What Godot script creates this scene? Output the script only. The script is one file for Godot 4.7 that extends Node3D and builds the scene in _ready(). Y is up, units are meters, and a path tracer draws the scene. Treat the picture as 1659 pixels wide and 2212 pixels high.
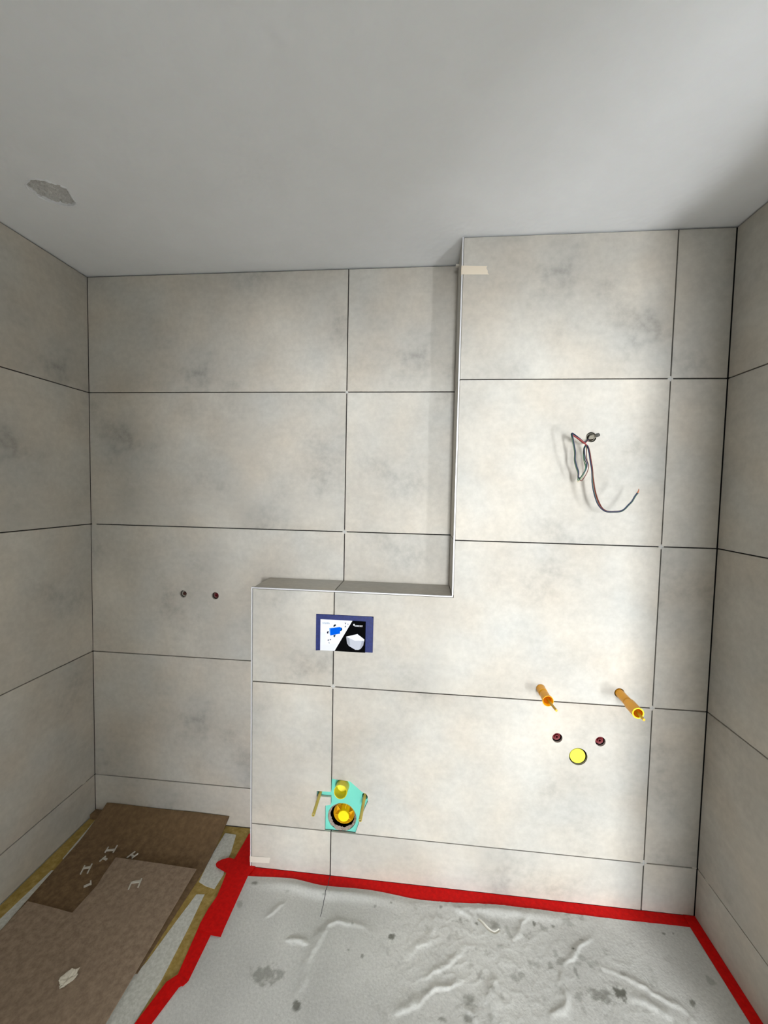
extends Node3D
# A bathroom under construction: tiled walls, a boxed-out installation wall, protected floor.

const XL := -1.152      # left wall face
const XR := 1.4424      # right wall face
const ZB := -0.1907     # back wall face (the installation wall face is z = 0)
const X0 := -0.2949     # left edge of the low boxing
const XU := 0.504       # left edge of the tall boxing
const XJ := 0.045       # vertical tile joint
const XK := 1.2519      # second vertical tile joint
const YC := 2.52        # ceiling
const YL := 1.182       # ledge
const J1 := 2.001
const J2 := 1.3975
const J3 := 0.7947
const J4 := 0.1917
const ZD := 2.05       # unseen doorway wall behind the camera, its edges shade the walls
const ZE := 0.9        # unseen end of the right wall, set to shade the rightmost tiles
const XA := 3.5         # far side of the unseen wide part
const ZR := 2.9         # rear face of the unseen wide part
const ZH := 6.0         # end of the unseen hall
const ZP := 3.7         # unseen partition further back, set to dim the left of the back wall
const PX := 0.30
const DX0 := -1.02      # unseen wide doorway, shapes the light on the boxed-out wall
const DX1 := 1.12
const DY := 2.03
const WX0 := 1.85        # unseen window of the wide part, lights boxing and ceiling
const WX1 := 2.22
const WY0 := 0.2
const WY1 := 1.15
const WL := 20  # light strength of the unseen side window
const VX0 := 0.50       # unseen window of the hall, lights the walls from the front
const VX1 := 1.10
const VY0 := 0.85
const VY1 := 2.05
const VL := 47  # light strength of the unseen hall window
const DAY := Color(0.97, 0.985, 1.0)
const G := 0.0022       # half a joint

var M := {}
var rng := RandomNumberGenerator.new()
var taken := {}

# ------------------------------------------------------------------ naming
func numbered(called: String) -> String:
	if not taken.has(called):
		taken[called] = 0
		return called
	taken[called] += 1
	return "%s_%03d" % [called, taken[called]]

func tag(o: Node, label: String, category: String, group := "", kind := "") -> Node:
	o.set_meta("label", label)
	o.set_meta("category", category)
	if group != "": o.set_meta("group", group)
	if kind != "": o.set_meta("kind", kind)
	return o

func thing(called: String, label: String, category: String, at := Vector3.ZERO, group := "", kind := "") -> Node3D:
	var o := Node3D.new()
	o.name = numbered(called)
	add_child(o)
	o.position = at
	tag(o, label, category, group, kind)
	return o

func obj(called: String, st: SurfaceTool, m: Material, parent: Node = self) -> MeshInstance3D:
	var o := MeshInstance3D.new()
	o.name = numbered(called) if parent == self else called
	o.mesh = st.commit()
	o.material_override = m
	parent.add_child(o, true)
	return o

# ------------------------------------------------------------------ mesh helpers
func mb() -> SurfaceTool:
	var st := SurfaceTool.new()
	st.begin(Mesh.PRIMITIVE_TRIANGLES)
	return st

func tri(st: SurfaceTool, a: Vector3, b: Vector3, c: Vector3, n: Vector3, ua := Vector2.ZERO, ub := Vector2.ZERO, uc := Vector2.ZERO) -> void:
	# put the corners clockwise as seen from the side n points to
	if (b - a).cross(c - a).dot(n) > 0.0:
		var t := b; b = c; c = t
		var u := ub; ub = uc; uc = u
	st.set_normal(n); st.set_uv(ua); st.add_vertex(a)
	st.set_normal(n); st.set_uv(ub); st.add_vertex(b)
	st.set_normal(n); st.set_uv(uc); st.add_vertex(c)

func quad(st: SurfaceTool, a: Vector3, b: Vector3, c: Vector3, d: Vector3, n: Vector3) -> void:
	tri(st, a, b, c, n); tri(st, a, c, d, n)

func box(st: SurfaceTool, lo: Vector3, hi: Vector3) -> void:
	var p := func(x, y, z): return Vector3(hi.x if x else lo.x, hi.y if y else lo.y, hi.z if z else lo.z)
	quad(st, p.call(0,0,0), p.call(0,1,0), p.call(0,1,1), p.call(0,0,1), Vector3.LEFT)
	quad(st, p.call(1,0,0), p.call(1,1,0), p.call(1,1,1), p.call(1,0,1), Vector3.RIGHT)
	quad(st, p.call(0,0,0), p.call(1,0,0), p.call(1,0,1), p.call(0,0,1), Vector3.DOWN)
	quad(st, p.call(0,1,0), p.call(1,1,0), p.call(1,1,1), p.call(0,1,1), Vector3.UP)
	quad(st, p.call(0,0,0), p.call(1,0,0), p.call(1,1,0), p.call(0,1,0), Vector3.FORWARD)
	quad(st, p.call(0,0,1), p.call(1,0,1), p.call(1,1,1), p.call(0,1,1), Vector3.BACK)

func rect(x0: float, y0: float, x1: float, y1: float) -> PackedVector2Array:
	return PackedVector2Array([Vector2(x0, y0), Vector2(x1, y0), Vector2(x1, y1), Vector2(x0, y1)])

func circle(c: Vector2, r: float, n := 40) -> PackedVector2Array:
	var p := PackedVector2Array()
	for i in n: p.append(c + Vector2.from_angle(TAU * i / n) * r)
	return p

func ccw(p: PackedVector2Array) -> PackedVector2Array:
	if Geometry2D.is_polygon_clockwise(p):
		var q := p.duplicate(); q.reverse(); return q
	return p

class Plane3:
	var o: Vector3
	var u: Vector3
	var v: Vector3
	var n: Vector3
	func _init(oo: Vector3, uu: Vector3, vv: Vector3) -> void:
		o = oo; u = uu; v = vv; n = uu.cross(vv)
	func at(p: Vector2, d := 0.0) -> Vector3: return o + u * p.x + v * p.y + n * d

# a plate cut from an outline (the cuts may cross its edge or lie inside it), from depth d0 up to d1
func plate(st: SurfaceTool, f: Plane3, outline: PackedVector2Array, cuts: Array, d0: float, d1: float, uo := Vector2.ZERO, us := 1.0, chamfer := 0.0, back := true) -> void:
	var outs: Array = [ccw(outline)]
	var holes: Array = []
	for c: PackedVector2Array in cuts:
		var cc := ccw(c)
		var inside := false
		for o: PackedVector2Array in outs:
			var all := true
			for q in cc:
				if not Geometry2D.is_point_in_polygon(q, o): all = false
			if all: inside = true
		if inside:
			holes.append(cc)
			continue
		var left: Array = []
		for o: PackedVector2Array in outs:
			for r in Geometry2D.clip_polygons(o, cc):
				if not Geometry2D.is_polygon_clockwise(r): left.append(r)
		outs = left
	for o: PackedVector2Array in outs:
		var fr: PackedVector2Array = o
		if chamfer > 0.0 and holes.is_empty():
			var inset := Geometry2D.offset_polygon(o, -chamfer, Geometry2D.JOIN_MITER)
			if inset.size() == 1 and inset[0].size() == o.size():
				fr = ccw(inset[0])
				# line the inset corners up with the outline's own
				var k := 0
				for i in fr.size():
					if fr[i].distance_to(o[0]) < fr[k].distance_to(o[0]): k = i
				var g := PackedVector2Array()
				for i in fr.size(): g.append(fr[(i + k) % fr.size()])
				fr = g
		var pieces: Array = [fr]
		if not holes.is_empty():
			var b := Rect2(fr[0], Vector2.ZERO)
			for q in fr: b = b.expand(q)
			var xs: Array = [b.position.x - 1.0, b.end.x + 1.0]
			for h: PackedVector2Array in holes:
				var hb := Rect2(h[0], Vector2.ZERO)
				for q in h: hb = hb.expand(q)
				xs.append(hb.get_center().x)
			xs.sort()
			pieces = []
			for i in xs.size() - 1:
				if xs[i + 1] - xs[i] < 1e-5: continue
				for p in Geometry2D.intersect_polygons(fr, rect(xs[i], b.position.y - 1.0, xs[i + 1], b.end.y + 1.0)):
					var rest: Array = [p]
					for h: PackedVector2Array in holes:
						var nx: Array = []
						for r in rest:
							for q in Geometry2D.clip_polygons(r, h):
								if not Geometry2D.is_polygon_clockwise(q): nx.append(q)
						rest = nx
					pieces.append_array(rest)
		for p: PackedVector2Array in pieces:
			var ix := Geometry2D.triangulate_polygon(p)
			for i in range(0, ix.size(), 3):
				var a: Vector2 = p[ix[i]]
				var bb: Vector2 = p[ix[i + 1]]
				var c: Vector2 = p[ix[i + 2]]
				tri(st, f.at(a, d1), f.at(bb, d1), f.at(c, d1), f.n, a * us + uo, bb * us + uo, c * us + uo)
				if back: tri(st, f.at(a, d0), f.at(bb, d0), f.at(c, d0), -f.n, a * us + uo, bb * us + uo, c * us + uo)
		var chamfered: bool = fr != o
		var ch := chamfer if chamfered else 0.0
		rim(st, f, o, d0, d1 - ch, uo, us, 1.0)
		if chamfered:
			for i in o.size():
				var j := (i + 1) % o.size()
				var e: Vector2 = (o[j] - o[i]).normalized()
				var n := (f.u * e.y - f.v * e.x + f.n).normalized()
				tri(st, f.at(o[i], d1 - ch), f.at(o[j], d1 - ch), f.at(fr[j], d1), n, o[i] * us + uo, o[j] * us + uo, fr[j] * us + uo)
				tri(st, f.at(o[i], d1 - ch), f.at(fr[j], d1), f.at(fr[i], d1), n, o[i] * us + uo, fr[j] * us + uo, fr[i] * us + uo)
	for h: PackedVector2Array in holes: rim(st, f, h, d0, d1, uo, us, -1.0)

func rim(st: SurfaceTool, f: Plane3, o: PackedVector2Array, d0: float, d1: float, uo: Vector2, us: float, side: float) -> void:
	for i in o.size():
		var j := (i + 1) % o.size()
		var e: Vector2 = (o[j] - o[i]).normalized()
		var n := (f.u * e.y - f.v * e.x) * side
		tri(st, f.at(o[i], d0), f.at(o[j], d0), f.at(o[j], d1), n, o[i] * us + uo, o[j] * us + uo, o[j] * us + uo)
		tri(st, f.at(o[i], d0), f.at(o[j], d1), f.at(o[i], d1), n, o[i] * us + uo, o[j] * us + uo, o[i] * us + uo)

# a turned shape: profile of (radius, distance along the axis)
func lathe(st: SurfaceTool, at: Vector3, axis: Vector3, prof: Array, n := 32) -> void:
	var w := axis.normalized()
	var a := w.cross(Vector3.UP if absf(w.y) < 0.9 else Vector3.RIGHT).normalized()
	var b := w.cross(a)
	for k in prof.size() - 1:
		var p: Vector2 = prof[k]
		var q: Vector2 = prof[k + 1]
		var d := q - p
		if d.length() < 1e-7: continue
		var nr := Vector2(d.y, -d.x).normalized()
		for i in n:
			var c0 := a * cos(TAU * i / n) + b * sin(TAU * i / n)
			var c1 := a * cos(TAU * (i + 1) / n) + b * sin(TAU * (i + 1) / n)
			var n0 := c0 * nr.x + w * nr.y
			var n1 := c1 * nr.x + w * nr.y
			var v := [at + c0 * p.x + w * p.y, at + c1 * p.x + w * p.y, at + c1 * q.x + w * q.y, at + c0 * q.x + w * q.y]
			var nn := [n0, n1, n1, n0]
			for t in [[0, 1, 2], [0, 2, 3]]:
				var o: Array = t.duplicate()
				if ((v[o[1]] - v[o[0]]) as Vector3).cross(v[o[2]] - v[o[0]]).dot(n0) > 0.0: o = [t[0], t[2], t[1]]
				for s in o:
					st.set_normal(nn[s]); st.set_uv(Vector2(float(i) / n, 0.0)); st.add_vertex(v[s])

func smooth_path(pts: Array, per := 5) -> Array:
	var out: Array = []
	for i in pts.size() - 1:
		var p0: Vector3 = pts[maxi(i - 1, 0)]
		var p1: Vector3 = pts[i]
		var p2: Vector3 = pts[i + 1]
		var p3: Vector3 = pts[mini(i + 2, pts.size() - 1)]
		for k in per: out.append(p1.cubic_interpolate(p2, p0, p3, float(k) / per))
	out.append(pts[-1])
	return out

func tube(st: SurfaceTool, path: Array, r: float, n := 8) -> void:
	var rings: Array = []
	var a := Vector3.ZERO
	for i in path.size():
		var t: Vector3 = (path[mini(i + 1, path.size() - 1)] - path[maxi(i - 1, 0)]).normalized()
		if i == 0: a = t.cross(Vector3.UP if absf(t.y) < 0.9 else Vector3.RIGHT).normalized()
		a = (a - t * a.dot(t)).normalized()
		var b := t.cross(a)
		var ring: Array = []
		for k in n: ring.append(a * cos(TAU * k / n) + b * sin(TAU * k / n))
		rings.append(ring)
	for i in path.size() - 1:
		for k in n:
			var l := (k + 1) % n
			var v := [path[i] + rings[i][k] * r, path[i] + rings[i][l] * r, path[i + 1] + rings[i + 1][l] * r, path[i + 1] + rings[i + 1][k] * r]
			var nn := [rings[i][k], rings[i][l], rings[i + 1][l], rings[i + 1][k]]
			for t in [[0, 1, 2], [0, 2, 3]]:
				var o: Array = t.duplicate()
				if ((v[o[1]] - v[o[0]]) as Vector3).cross(v[o[2]] - v[o[0]]).dot(nn[0]) > 0.0: o = [t[0], t[2], t[1]]
				for s in o:
					st.set_normal(nn[s]); st.set_uv(Vector2.ZERO); st.add_vertex(v[s])
	for e in [0, path.size() - 1]:
		var out: Vector3 = (path[0] - path[1]).normalized() if e == 0 else (path[-1] - path[-2]).normalized()
		for k in n:
			tri(st, path[e], path[e] + rings[e][k] * r, path[e] + rings[e][(k + 1) % n] * r, out)

# ------------------------------------------------------------------ materials
func mat(c: Color, rough := 0.6, metal := 0.0) -> StandardMaterial3D:
	var m := StandardMaterial3D.new()
	m.albedo_color = c
	m.roughness = rough
	m.metallic = metal
	return m

func noise(sd: int, freq: float, oct := 4, gain := 0.5) -> FastNoiseLite:
	var n := FastNoiseLite.new()
	n.seed = sd; n.frequency = freq
	n.noise_type = FastNoiseLite.TYPE_SIMPLEX_SMOOTH
	n.fractal_type = FastNoiseLite.FRACTAL_FBM
	n.fractal_octaves = oct; n.fractal_gain = gain
	return n

func grey(n: FastNoiseLite, size: int) -> PackedByteArray:
	var im := n.get_seamless_image(size, size, false, false, 0.15, true)
	im.convert(Image.FORMAT_L8)
	return im.get_data()

# cement look of the tiles: soft clouds, darker smudges, faint horizontal drag marks, fine grain
func concrete() -> ImageTexture:
	var s := 1024
	var a := grey(noise(11, 0.0026, 4, 0.5), s)
	var b := grey(noise(23, 0.0038, 5, 0.66), s)
	var c := grey(noise(37, 0.05, 4, 0.65), s)
	var d := grey(noise(51, 0.012, 3, 0.5), s)
	var h := grey(noise(67, 0.0046, 3, 0.5), s)
	var px := PackedByteArray(); px.resize(s * s * 3)
	for y in s:
		for x in s:
			var i := y * s + x
			var cl := a[i] / 255.0 - 0.5
			var sm := clampf((b[i] / 255.0 - 0.58) * 4.0, 0.0, 1.0) * clampf((a[i] / 255.0 - 0.35) * 2.0, 0.0, 1.0)
			var fine := c[i] / 255.0 - 0.5
			var drag := d[((y * 4) % s) * s + (x + y / 3) % s] / 255.0 - 0.5
			var hue := h[i] / 255.0 - 0.5
			var speck := 1.0 if c[(i * 7 + 913) % (s * s)] > 236 and c[i] > 150 else 0.0
			var v := 1.0 - cl * 0.15 - sm * (0.06 + 0.09 * (fine + 0.3)) - fine * 0.075 - drag * 0.03 - speck * 0.05
			px[i * 3] = int(clampf(v * (188.0 + hue * 7.0), 0, 255))
			px[i * 3 + 1] = int(clampf(v * 183.0, 0, 255))
			px[i * 3 + 2] = int(clampf(v * (173.0 - hue * 7.0), 0, 255))
	var im := Image.create_from_data(s, s, false, Image.FORMAT_RGB8, px)
	im.generate_mipmaps()
	return ImageTexture.create_from_image(im)

func bumps(sd: int, freq: float, oct: int, strength: float, size := 512) -> ImageTexture:
	var im := noise(sd, freq, oct, 0.6).get_seamless_image(size, size)
	im.convert(Image.FORMAT_RGBA8)
	im.bump_map_to_normal_map(strength)
	return ImageTexture.create_from_image(im)

func mottle(sd: int, freq: float, lo: Color, hi: Color, size := 512, oct := 5) -> ImageTexture:
	var g := grey(noise(sd, freq, oct, 0.65), size)
	var px := PackedByteArray(); px.resize(size * size * 3)
	for i in size * size:
		var c := lo.lerp(hi, g[i] / 255.0)
		px[i * 3] = c.r8; px[i * 3 + 1] = c.g8; px[i * 3 + 2] = c.b8
	return ImageTexture.create_from_image(Image.create_from_data(size, size, false, Image.FORMAT_RGB8, px))

func tri_mat(tex: Texture2D, per_metre: float, rough: float, normal: Texture2D = null, depth := 1.0) -> StandardMaterial3D:
	var m := mat(Color.WHITE, rough)
	m.albedo_texture = tex
	m.uv1_triplanar = true
	m.uv1_world_triplanar = true
	m.uv1_scale = Vector3.ONE * per_metre
	if normal:
		m.normal_enabled = true
		m.normal_texture = normal
		m.normal_scale = depth
	return m

func make_materials() -> void:
	var t := mat(Color.WHITE, 0.62)
	t.albedo_texture = concrete()
	M.tile = t
	M.board = mat(Color(0.45, 0.44, 0.42), 0.95)  # dark grey of the unseen board that dims the right wall
	M.film = mat(Color(0.85, 0.86, 0.87), 0.6)  # glowing pane of the unseen windows, stands in for daylight
	M.film.emission_enabled = true
	M.film.emission = DAY
	M.film.emission_energy_multiplier = 2.0
	M.bed = mat(Color(0.15, 0.14, 0.135), 0.95)
	M.dark = mat(Color(0.06, 0.055, 0.05), 0.95)  # near-black for the shade inside bores and the hollow boxing
	var rough := bumps(5, 0.03, 4, 6.0)
	M.ceiling = tri_mat(mottle(91, 0.01, Color(0.925, 0.93, 0.935), Color(0.94, 0.945, 0.95)), 1.0, 0.95, bumps(6, 0.02, 3, 5.0), 0.16)
	M.patch = tri_mat(mottle(14, 0.05, Color(0.70, 0.695, 0.68), Color(0.86, 0.855, 0.84)), 6.0, 0.98, rough, 0.5)
	M.plaster = tri_mat(mottle(92, 0.01, Color(0.760, 0.750, 0.730), Color(0.800, 0.790, 0.770)), 0.7, 0.95)
	M.screed = tri_mat(mottle(15, 0.02, Color(0.80, 0.80, 0.78), Color(0.86, 0.86, 0.84)), 1.5, 0.95)
	M.trim = mat(Color(0.86, 0.86, 0.87), 0.35, 0.15)
	M.alu = mat(Color(0.5, 0.5, 0.52), 0.45, 0.3)
	M.card = tri_mat(mottle(31, 0.03, Color(0.51, 0.435, 0.36), Color(0.67, 0.585, 0.495)), 2.2, 0.95, bumps(8, 0.05, 4, 4.0), 0.25)
	M.card_dark = tri_mat(mottle(32, 0.025, Color(0.38, 0.295, 0.20), Color(0.54, 0.435, 0.305)), 2.2, 0.95, bumps(9, 0.05, 4, 4.0), 0.25)
	M.membrane = tri_mat(mottle(33, 0.02, Color(0.55, 0.45, 0.19), Color(0.76, 0.66, 0.40)), 3.0, 0.8)
	M.white_band = tri_mat(mottle(34, 0.03, Color(0.72, 0.72, 0.68), Color(0.88, 0.88, 0.85)), 4.0, 0.85)
	M.tape = tri_mat(mottle(35, 0.02, Color(0.74, 0.03, 0.025), Color(0.88, 0.065, 0.05)), 5.0, 0.6)
	M.tape.metallic_specular = 0.25
	M.masking = mat(Color(0.87, 0.82, 0.74), 0.8)
	M.spacer = mat(Color(0.80, 0.78, 0.73), 0.6)
	M.spacer_grey = mat(Color(0.72, 0.72, 0.71), 0.6)
	M.orange = mat(Color(0.98, 0.68, 0.04), 0.4)
	M.orange.backlight = Color(0.30, 0.17, 0.0)
	M.amber = mat(Color(0.86, 0.66, 0.08), 0.4)
	M.yellow = mat(Color(0.98, 0.88, 0.02), 0.4)
	M.lemon = mat(Color(0.82, 0.80, 0.26), 0.6)
	M.pale_yellow = mat(Color(0.93, 0.87, 0.16), 0.4)
	M.olive = mat(Color(0.78, 0.70, 0.32), 0.4)
	M.teal = mat(Color(0.44, 0.80, 0.73), 0.8)
	M.mortar = tri_mat(mottle(36, 0.05, Color(0.46, 0.38, 0.32), Color(0.86, 0.83, 0.80)), 8.0, 0.95)
	M.maroon = mat(Color(0.42, 0.07, 0.10), 0.6)
	M.rust = mat(Color(0.33, 0.20, 0.17), 0.5)
	M.grey_ring = mat(Color(0.50, 0.48, 0.44), 0.5)
	M.blue = tri_mat(mottle(38, 0.02, Color(0.015, 0.075, 0.32), Color(0.05, 0.15, 0.44)), 6.0, 0.45)
	M.conduit = mat(Color(0.66, 0.64, 0.58), 0.7)
	M.conduit_end = mat(Color(0.34, 0.34, 0.32), 0.7)
	M.lump = mat(Color(0.84, 0.81, 0.74), 0.9)
	M.paper = mat(Color(0.90, 0.89, 0.85), 0.8)
	M.pencil = mat(Color(0.30, 0.30, 0.31), 0.9)
	var fl := tri_mat(mottle(41, 0.05, Color(0.90, 0.90, 0.90), Color(1, 1, 1)), 3.0, 0.72, bumps(10, 0.06, 4, 4.0), 0.22)
	fl.vertex_color_use_as_albedo = true
	M.fleece = fl

# ------------------------------------------------------------------ tiles
func tile(parent: Node, f: Plane3, outline: PackedVector2Array, cuts: Array = []) -> void:
	var st := mb()
	plate(st, f, outline, cuts, -0.0095, 0.0, Vector2(rng.randf(), rng.randf()), 0.55, 0.0007, false)
	obj("tile", st, M.tile, parent)

func cell(x0: float, y0: float, x1: float, y1: float) -> PackedVector2Array:
	return rect(x0 + G, y0 + G, x1 - G, y1 - G)

func spacer_cross(at: Vector3, u: Vector3, v: Vector3, label: String, arm := 0.009, m: Material = null) -> void:
	var st := mb()
	var f := Plane3.new(Vector3.ZERO, u, v)
	var w := 0.0021
	var a := arm
	plate(st, f, PackedVector2Array([Vector2(-w, -a), Vector2(w, -a), Vector2(w, -w), Vector2(a, -w), Vector2(a, w), Vector2(w, w), Vector2(w, a), Vector2(-w, a), Vector2(-w, w), Vector2(-a, w), Vector2(-a, -w), Vector2(-w, -w)]), [], -0.006, -0.0012)
	var o := obj("tile_spacer", st, m if m else M.spacer_grey)
	o.position = at
	tag(o, label, "tile spacer", "spacers left in the tile joints")

func _ready() -> void:
	rng.seed = 7
	# ---------------- camera
	var cam := Camera3D.new()
	cam.name = "camera"
	cam.position = Vector3(0.3892, 1.5809, 1.5905)
	cam.rotation = Vector3(-0.05149, 0.09649, 0.02083)
	cam.fov = 102.06
	cam.near = 0.02
	add_child(cam)
	cam.current = true
	# ---------------- sky and exposure: the light comes from area lights in unseen windows behind the camera
	var env := Environment.new()
	env.background_mode = Environment.BG_SKY
	var sk := ProceduralSkyMaterial.new()
	sk.sky_top_color = Color(0.80, 0.85, 0.92)
	sk.sky_horizon_color = Color(0.93, 0.94, 0.96)
	sk.ground_horizon_color = Color(0.90, 0.90, 0.89)
	sk.ground_bottom_color = Color(0.88, 0.87, 0.85)
	sk.sky_energy_multiplier = 1.0
	var sky := Sky.new()
	sky.sky_material = sk
	env.sky = sky
	env.background_energy_multiplier = 1.0
	env.tonemap_mode = Environment.TONE_MAPPER_LINEAR
	env.tonemap_exposure = 1.07
	env.sdfgi_enabled = true
	env.ssao_enabled = true
	env.ssil_enabled = true
	var we := WorldEnvironment.new()
	we.name = "world_environment"
	we.environment = env
	add_child(we)
	make_materials()
	build_shell()
	build_tiles()
	build_trims()
	build_fixtures()
	build_cistern_cover()
	build_drain()
	build_wires()
	build_floor()
	build_debris()
	build_spacers()

# ------------------------------------------------------------------ shell
func struct(called: String, label: String, category: String) -> Node3D:
	return thing(called, label, category, Vector3.ZERO, "", "structure")

var wall_back: Node3D
var wall_front: Node3D
var wall_left: Node3D
var wall_right: Node3D
var CUT := PackedVector2Array([Vector2(0.0464, 0.4135), Vector2(0.1217, 0.4087), Vector2(0.1719, 0.3686), Vector2(0.1870, 0.3630), Vector2(0.1935, 0.3530), Vector2(0.1942, 0.3323), Vector2(0.1834, 0.3055), Vector2(0.1621, 0.2467), Vector2(0.1454, 0.1915), Vector2(0.0202, 0.1915), Vector2(0.0199, 0.2973), Vector2(0.0450, 0.3043), Vector2(0.0450, 0.3355), Vector2(-0.0157, 0.3345), Vector2(-0.0152, 0.3561), Vector2(0.0450, 0.3578)])
var COVER := PackedVector2Array([Vector2(-0.0271, 0.9419), Vector2(0.2022, 0.9424), Vector2(0.2030, 1.0868), Vector2(-0.0271, 1.0863)])
var front_holes: Array = []

func build_shell() -> void:
	var st: SurfaceTool
	front_holes = [CUT, COVER, circle(Vector2(0.9167, 0.6541), 0.0185), circle(Vector2(1.0738, 0.6523), 0.0185), circle(Vector2(0.9960, 0.5872), 0.0335), circle(Vector2(0.8479, 0.8417), 0.0170), circle(Vector2(1.1330, 0.8444), 0.0178), circle(Vector2(0.9895, 1.7915), 0.0185, 24)]
	# ceiling with the chipped hole
	var chip := PackedVector2Array([Vector2(-0.8503, 0.3737), Vector2(-0.83, 0.3722), Vector2(-0.8049, 0.3676), Vector2(-0.7975, 0.356), Vector2(-0.7861, 0.3465), Vector2(-0.777, 0.342), Vector2(-0.7668, 0.3327), Vector2(-0.774, 0.313), Vector2(-0.7817, 0.2947), Vector2(-0.789, 0.273), Vector2(-0.8037, 0.2549), Vector2(-0.82, 0.249), Vector2(-0.8387, 0.2501), Vector2(-0.852, 0.258), Vector2(-0.8642, 0.2624), Vector2(-0.875, 0.271), Vector2(-0.8855, 0.2813), Vector2(-0.889, 0.293), Vector2(-0.8957, 0.3024), Vector2(-0.8920, 0.3187), Vector2(-0.8945, 0.3349), Vector2(-0.8849, 0.3548), Vector2(-0.8625, 0.3655)])
	var ceiling := struct("ceiling", "pale plastered ceiling with one chipped patch near the left wall", "ceiling")
	st = mb()
	plate(st, Plane3.new(Vector3(0, YC, 0), Vector3.RIGHT, Vector3.BACK), rect(XL - 0.2, ZB - 0.2, XA + 0.2, ZH + 0.3), [chip], -0.16, 0.0)
	obj("plaster", st, M.ceiling, ceiling)
	# the broken-out ground of the chip, rough
	st = mb()
	var nz := noise(71, 55.0, 4, 0.6)
	var n := 44
	var c0 := Vector2(-0.905, 0.24)
	var dd := Vector2(0.148, 0.142) / n
	for i in n:
		for j in n:
			var q: Array = []
			for k in [[0, 0], [1, 0], [1, 1], [0, 1]]:
				var p := c0 + Vector2(i + k[0], j + k[1]) * dd
				q.append(Vector3(p.x, YC + 0.0085 + nz.get_noise_2d(p.x, p.y) * 0.007, p.y))
			var nn: Vector3 = (q[2] - q[0]).cross(q[1] - q[0]).normalized()
			if nn.y > 0: nn = -nn
			tri(st, q[0], q[1], q[2], nn); tri(st, q[0], q[2], q[3], nn)
	obj("chipped_patch", st, M.patch, ceiling).set_meta("label", "rough grey ground of the chipped patch")
	# lifted plaster crumbs round the chip
	st = mb()
	for i in chip.size():
		if i % 5 == 4: continue
		var a := chip[i]
		var b := chip[(i + 1) % chip.size()]
		tube(st, [Vector3(a.x, YC - 0.0003, a.y), Vector3((a.x + b.x) / 2, YC - 0.0012, (a.y + b.y) / 2), Vector3(b.x, YC - 0.0003, b.y)], 0.0016 + 0.0010 * (i % 3), 6)
	obj("chipped_rim", st, M.ceiling, ceiling)

	# floor slab
	var floor_ := struct("floor", "pale screed floor, hidden under cardboard and fleece", "floor")
	st = mb(); box(st, Vector3(XL - 0.2, -0.2, ZB - 0.2), Vector3(XA + 0.2, -0.004, ZH + 0.3)); obj("screed", st, M.screed, floor_)

	wall_back = struct("wall_back", "tiled rear wall in large cement-look tiles, left of the tall boxing", "wall")
	st = mb()
	var fb := Plane3.new(Vector3(0, 0, ZB), Vector3.RIGHT, Vector3.UP)
	plate(st, fb, rect(XL - 0.2, -0.004, XR + 0.2, YC), [circle(Vector2(-0.7005, 1.0885), 0.0165), circle(Vector2(-0.5471, 1.0869), 0.0165)], -0.20, -0.009)
	obj("adhesive_bed", st, M.bed, wall_back)

	wall_front = struct("wall_front", "boxed-out tiled installation wall with a ledge and a tall right part", "wall")
	st = mb()
	var ff := Plane3.new(Vector3.ZERO, Vector3.RIGHT, Vector3.UP)
	var shape := PackedVector2Array([Vector2(X0 + 0.009, -0.004), Vector2(XR + 0.1, -0.004), Vector2(XR + 0.1, YC), Vector2(XU + 0.009, YC), Vector2(XU + 0.009, YL - 0.009), Vector2(X0 + 0.009, YL - 0.009)])
	var bed_holes: Array = front_holes.slice(2)
	bed_holes.append(Geometry2D.offset_polygon(CUT, 0.002)[0])
	bed_holes.append(Geometry2D.offset_polygon(COVER, 0.004)[0])
	plate(st, ff, shape, bed_holes, -0.012, -0.009)
	# ledge top, flanks of the boxing, inner back
	box(st, Vector3(X0 + 0.009, YL - 0.02, ZB), Vector3(XU + 0.012, YL - 0.009, -0.012))
	box(st, Vector3(X0 + 0.009, -0.004, ZB), Vector3(X0 + 0.02, YL - 0.009, -0.012))
	box(st, Vector3(XU + 0.009, YL - 0.009, ZB), Vector3(XU + 0.02, YC, -0.012))
	obj("adhesive_bed", st, M.bed, wall_front)
	st = mb()
	plate(st, ff, rect(-0.06, 0.15, 0.24, 0.47), [circle(Vector2(0.0880, 0.2465), 0.0590, 48), rect(-0.0150, 0.3345, 0.003, 0.3561), circle(Vector2(0.1815, 0.345), 0.013)], -0.026, -0.0125)
	obj("moisture_board", st, M.teal, wall_front).set_meta("label", "turquoise moisture board showing in the drain cut-out")
	st = mb(); box(st, Vector3(X0 + 0.03, 0.0, ZB + 0.001), Vector3(XR, YL - 0.03, ZB + 0.01)); box(st, Vector3(XU + 0.03, YL - 0.03, ZB + 0.001), Vector3(XR, YC, ZB + 0.01)); obj("cavity_shade", st, M.dark, wall_front)  # near-black plate stands for the shade inside the hollow boxing

	wall_left = struct("wall_left", "tiled left side wall in large cement-look tiles", "wall")
	st = mb(); box(st, Vector3(XL - 0.2, -0.004, ZB), Vector3(XL - 0.009, YC, ZH)); obj("adhesive_bed", st, M.bed, wall_left)
	st = mb(); box(st, Vector3(XL - 0.009, -0.004, 1.03), Vector3(XL - 0.001, YC - 0.005, ZP)); obj("unseen_dark_board", st, M.board, wall_left)  # out of view, dark to lessen light bounced onto the right wall
	wall_right = struct("wall_right", "tiled right side wall in large cement-look tiles, in shade", "wall")
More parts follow.
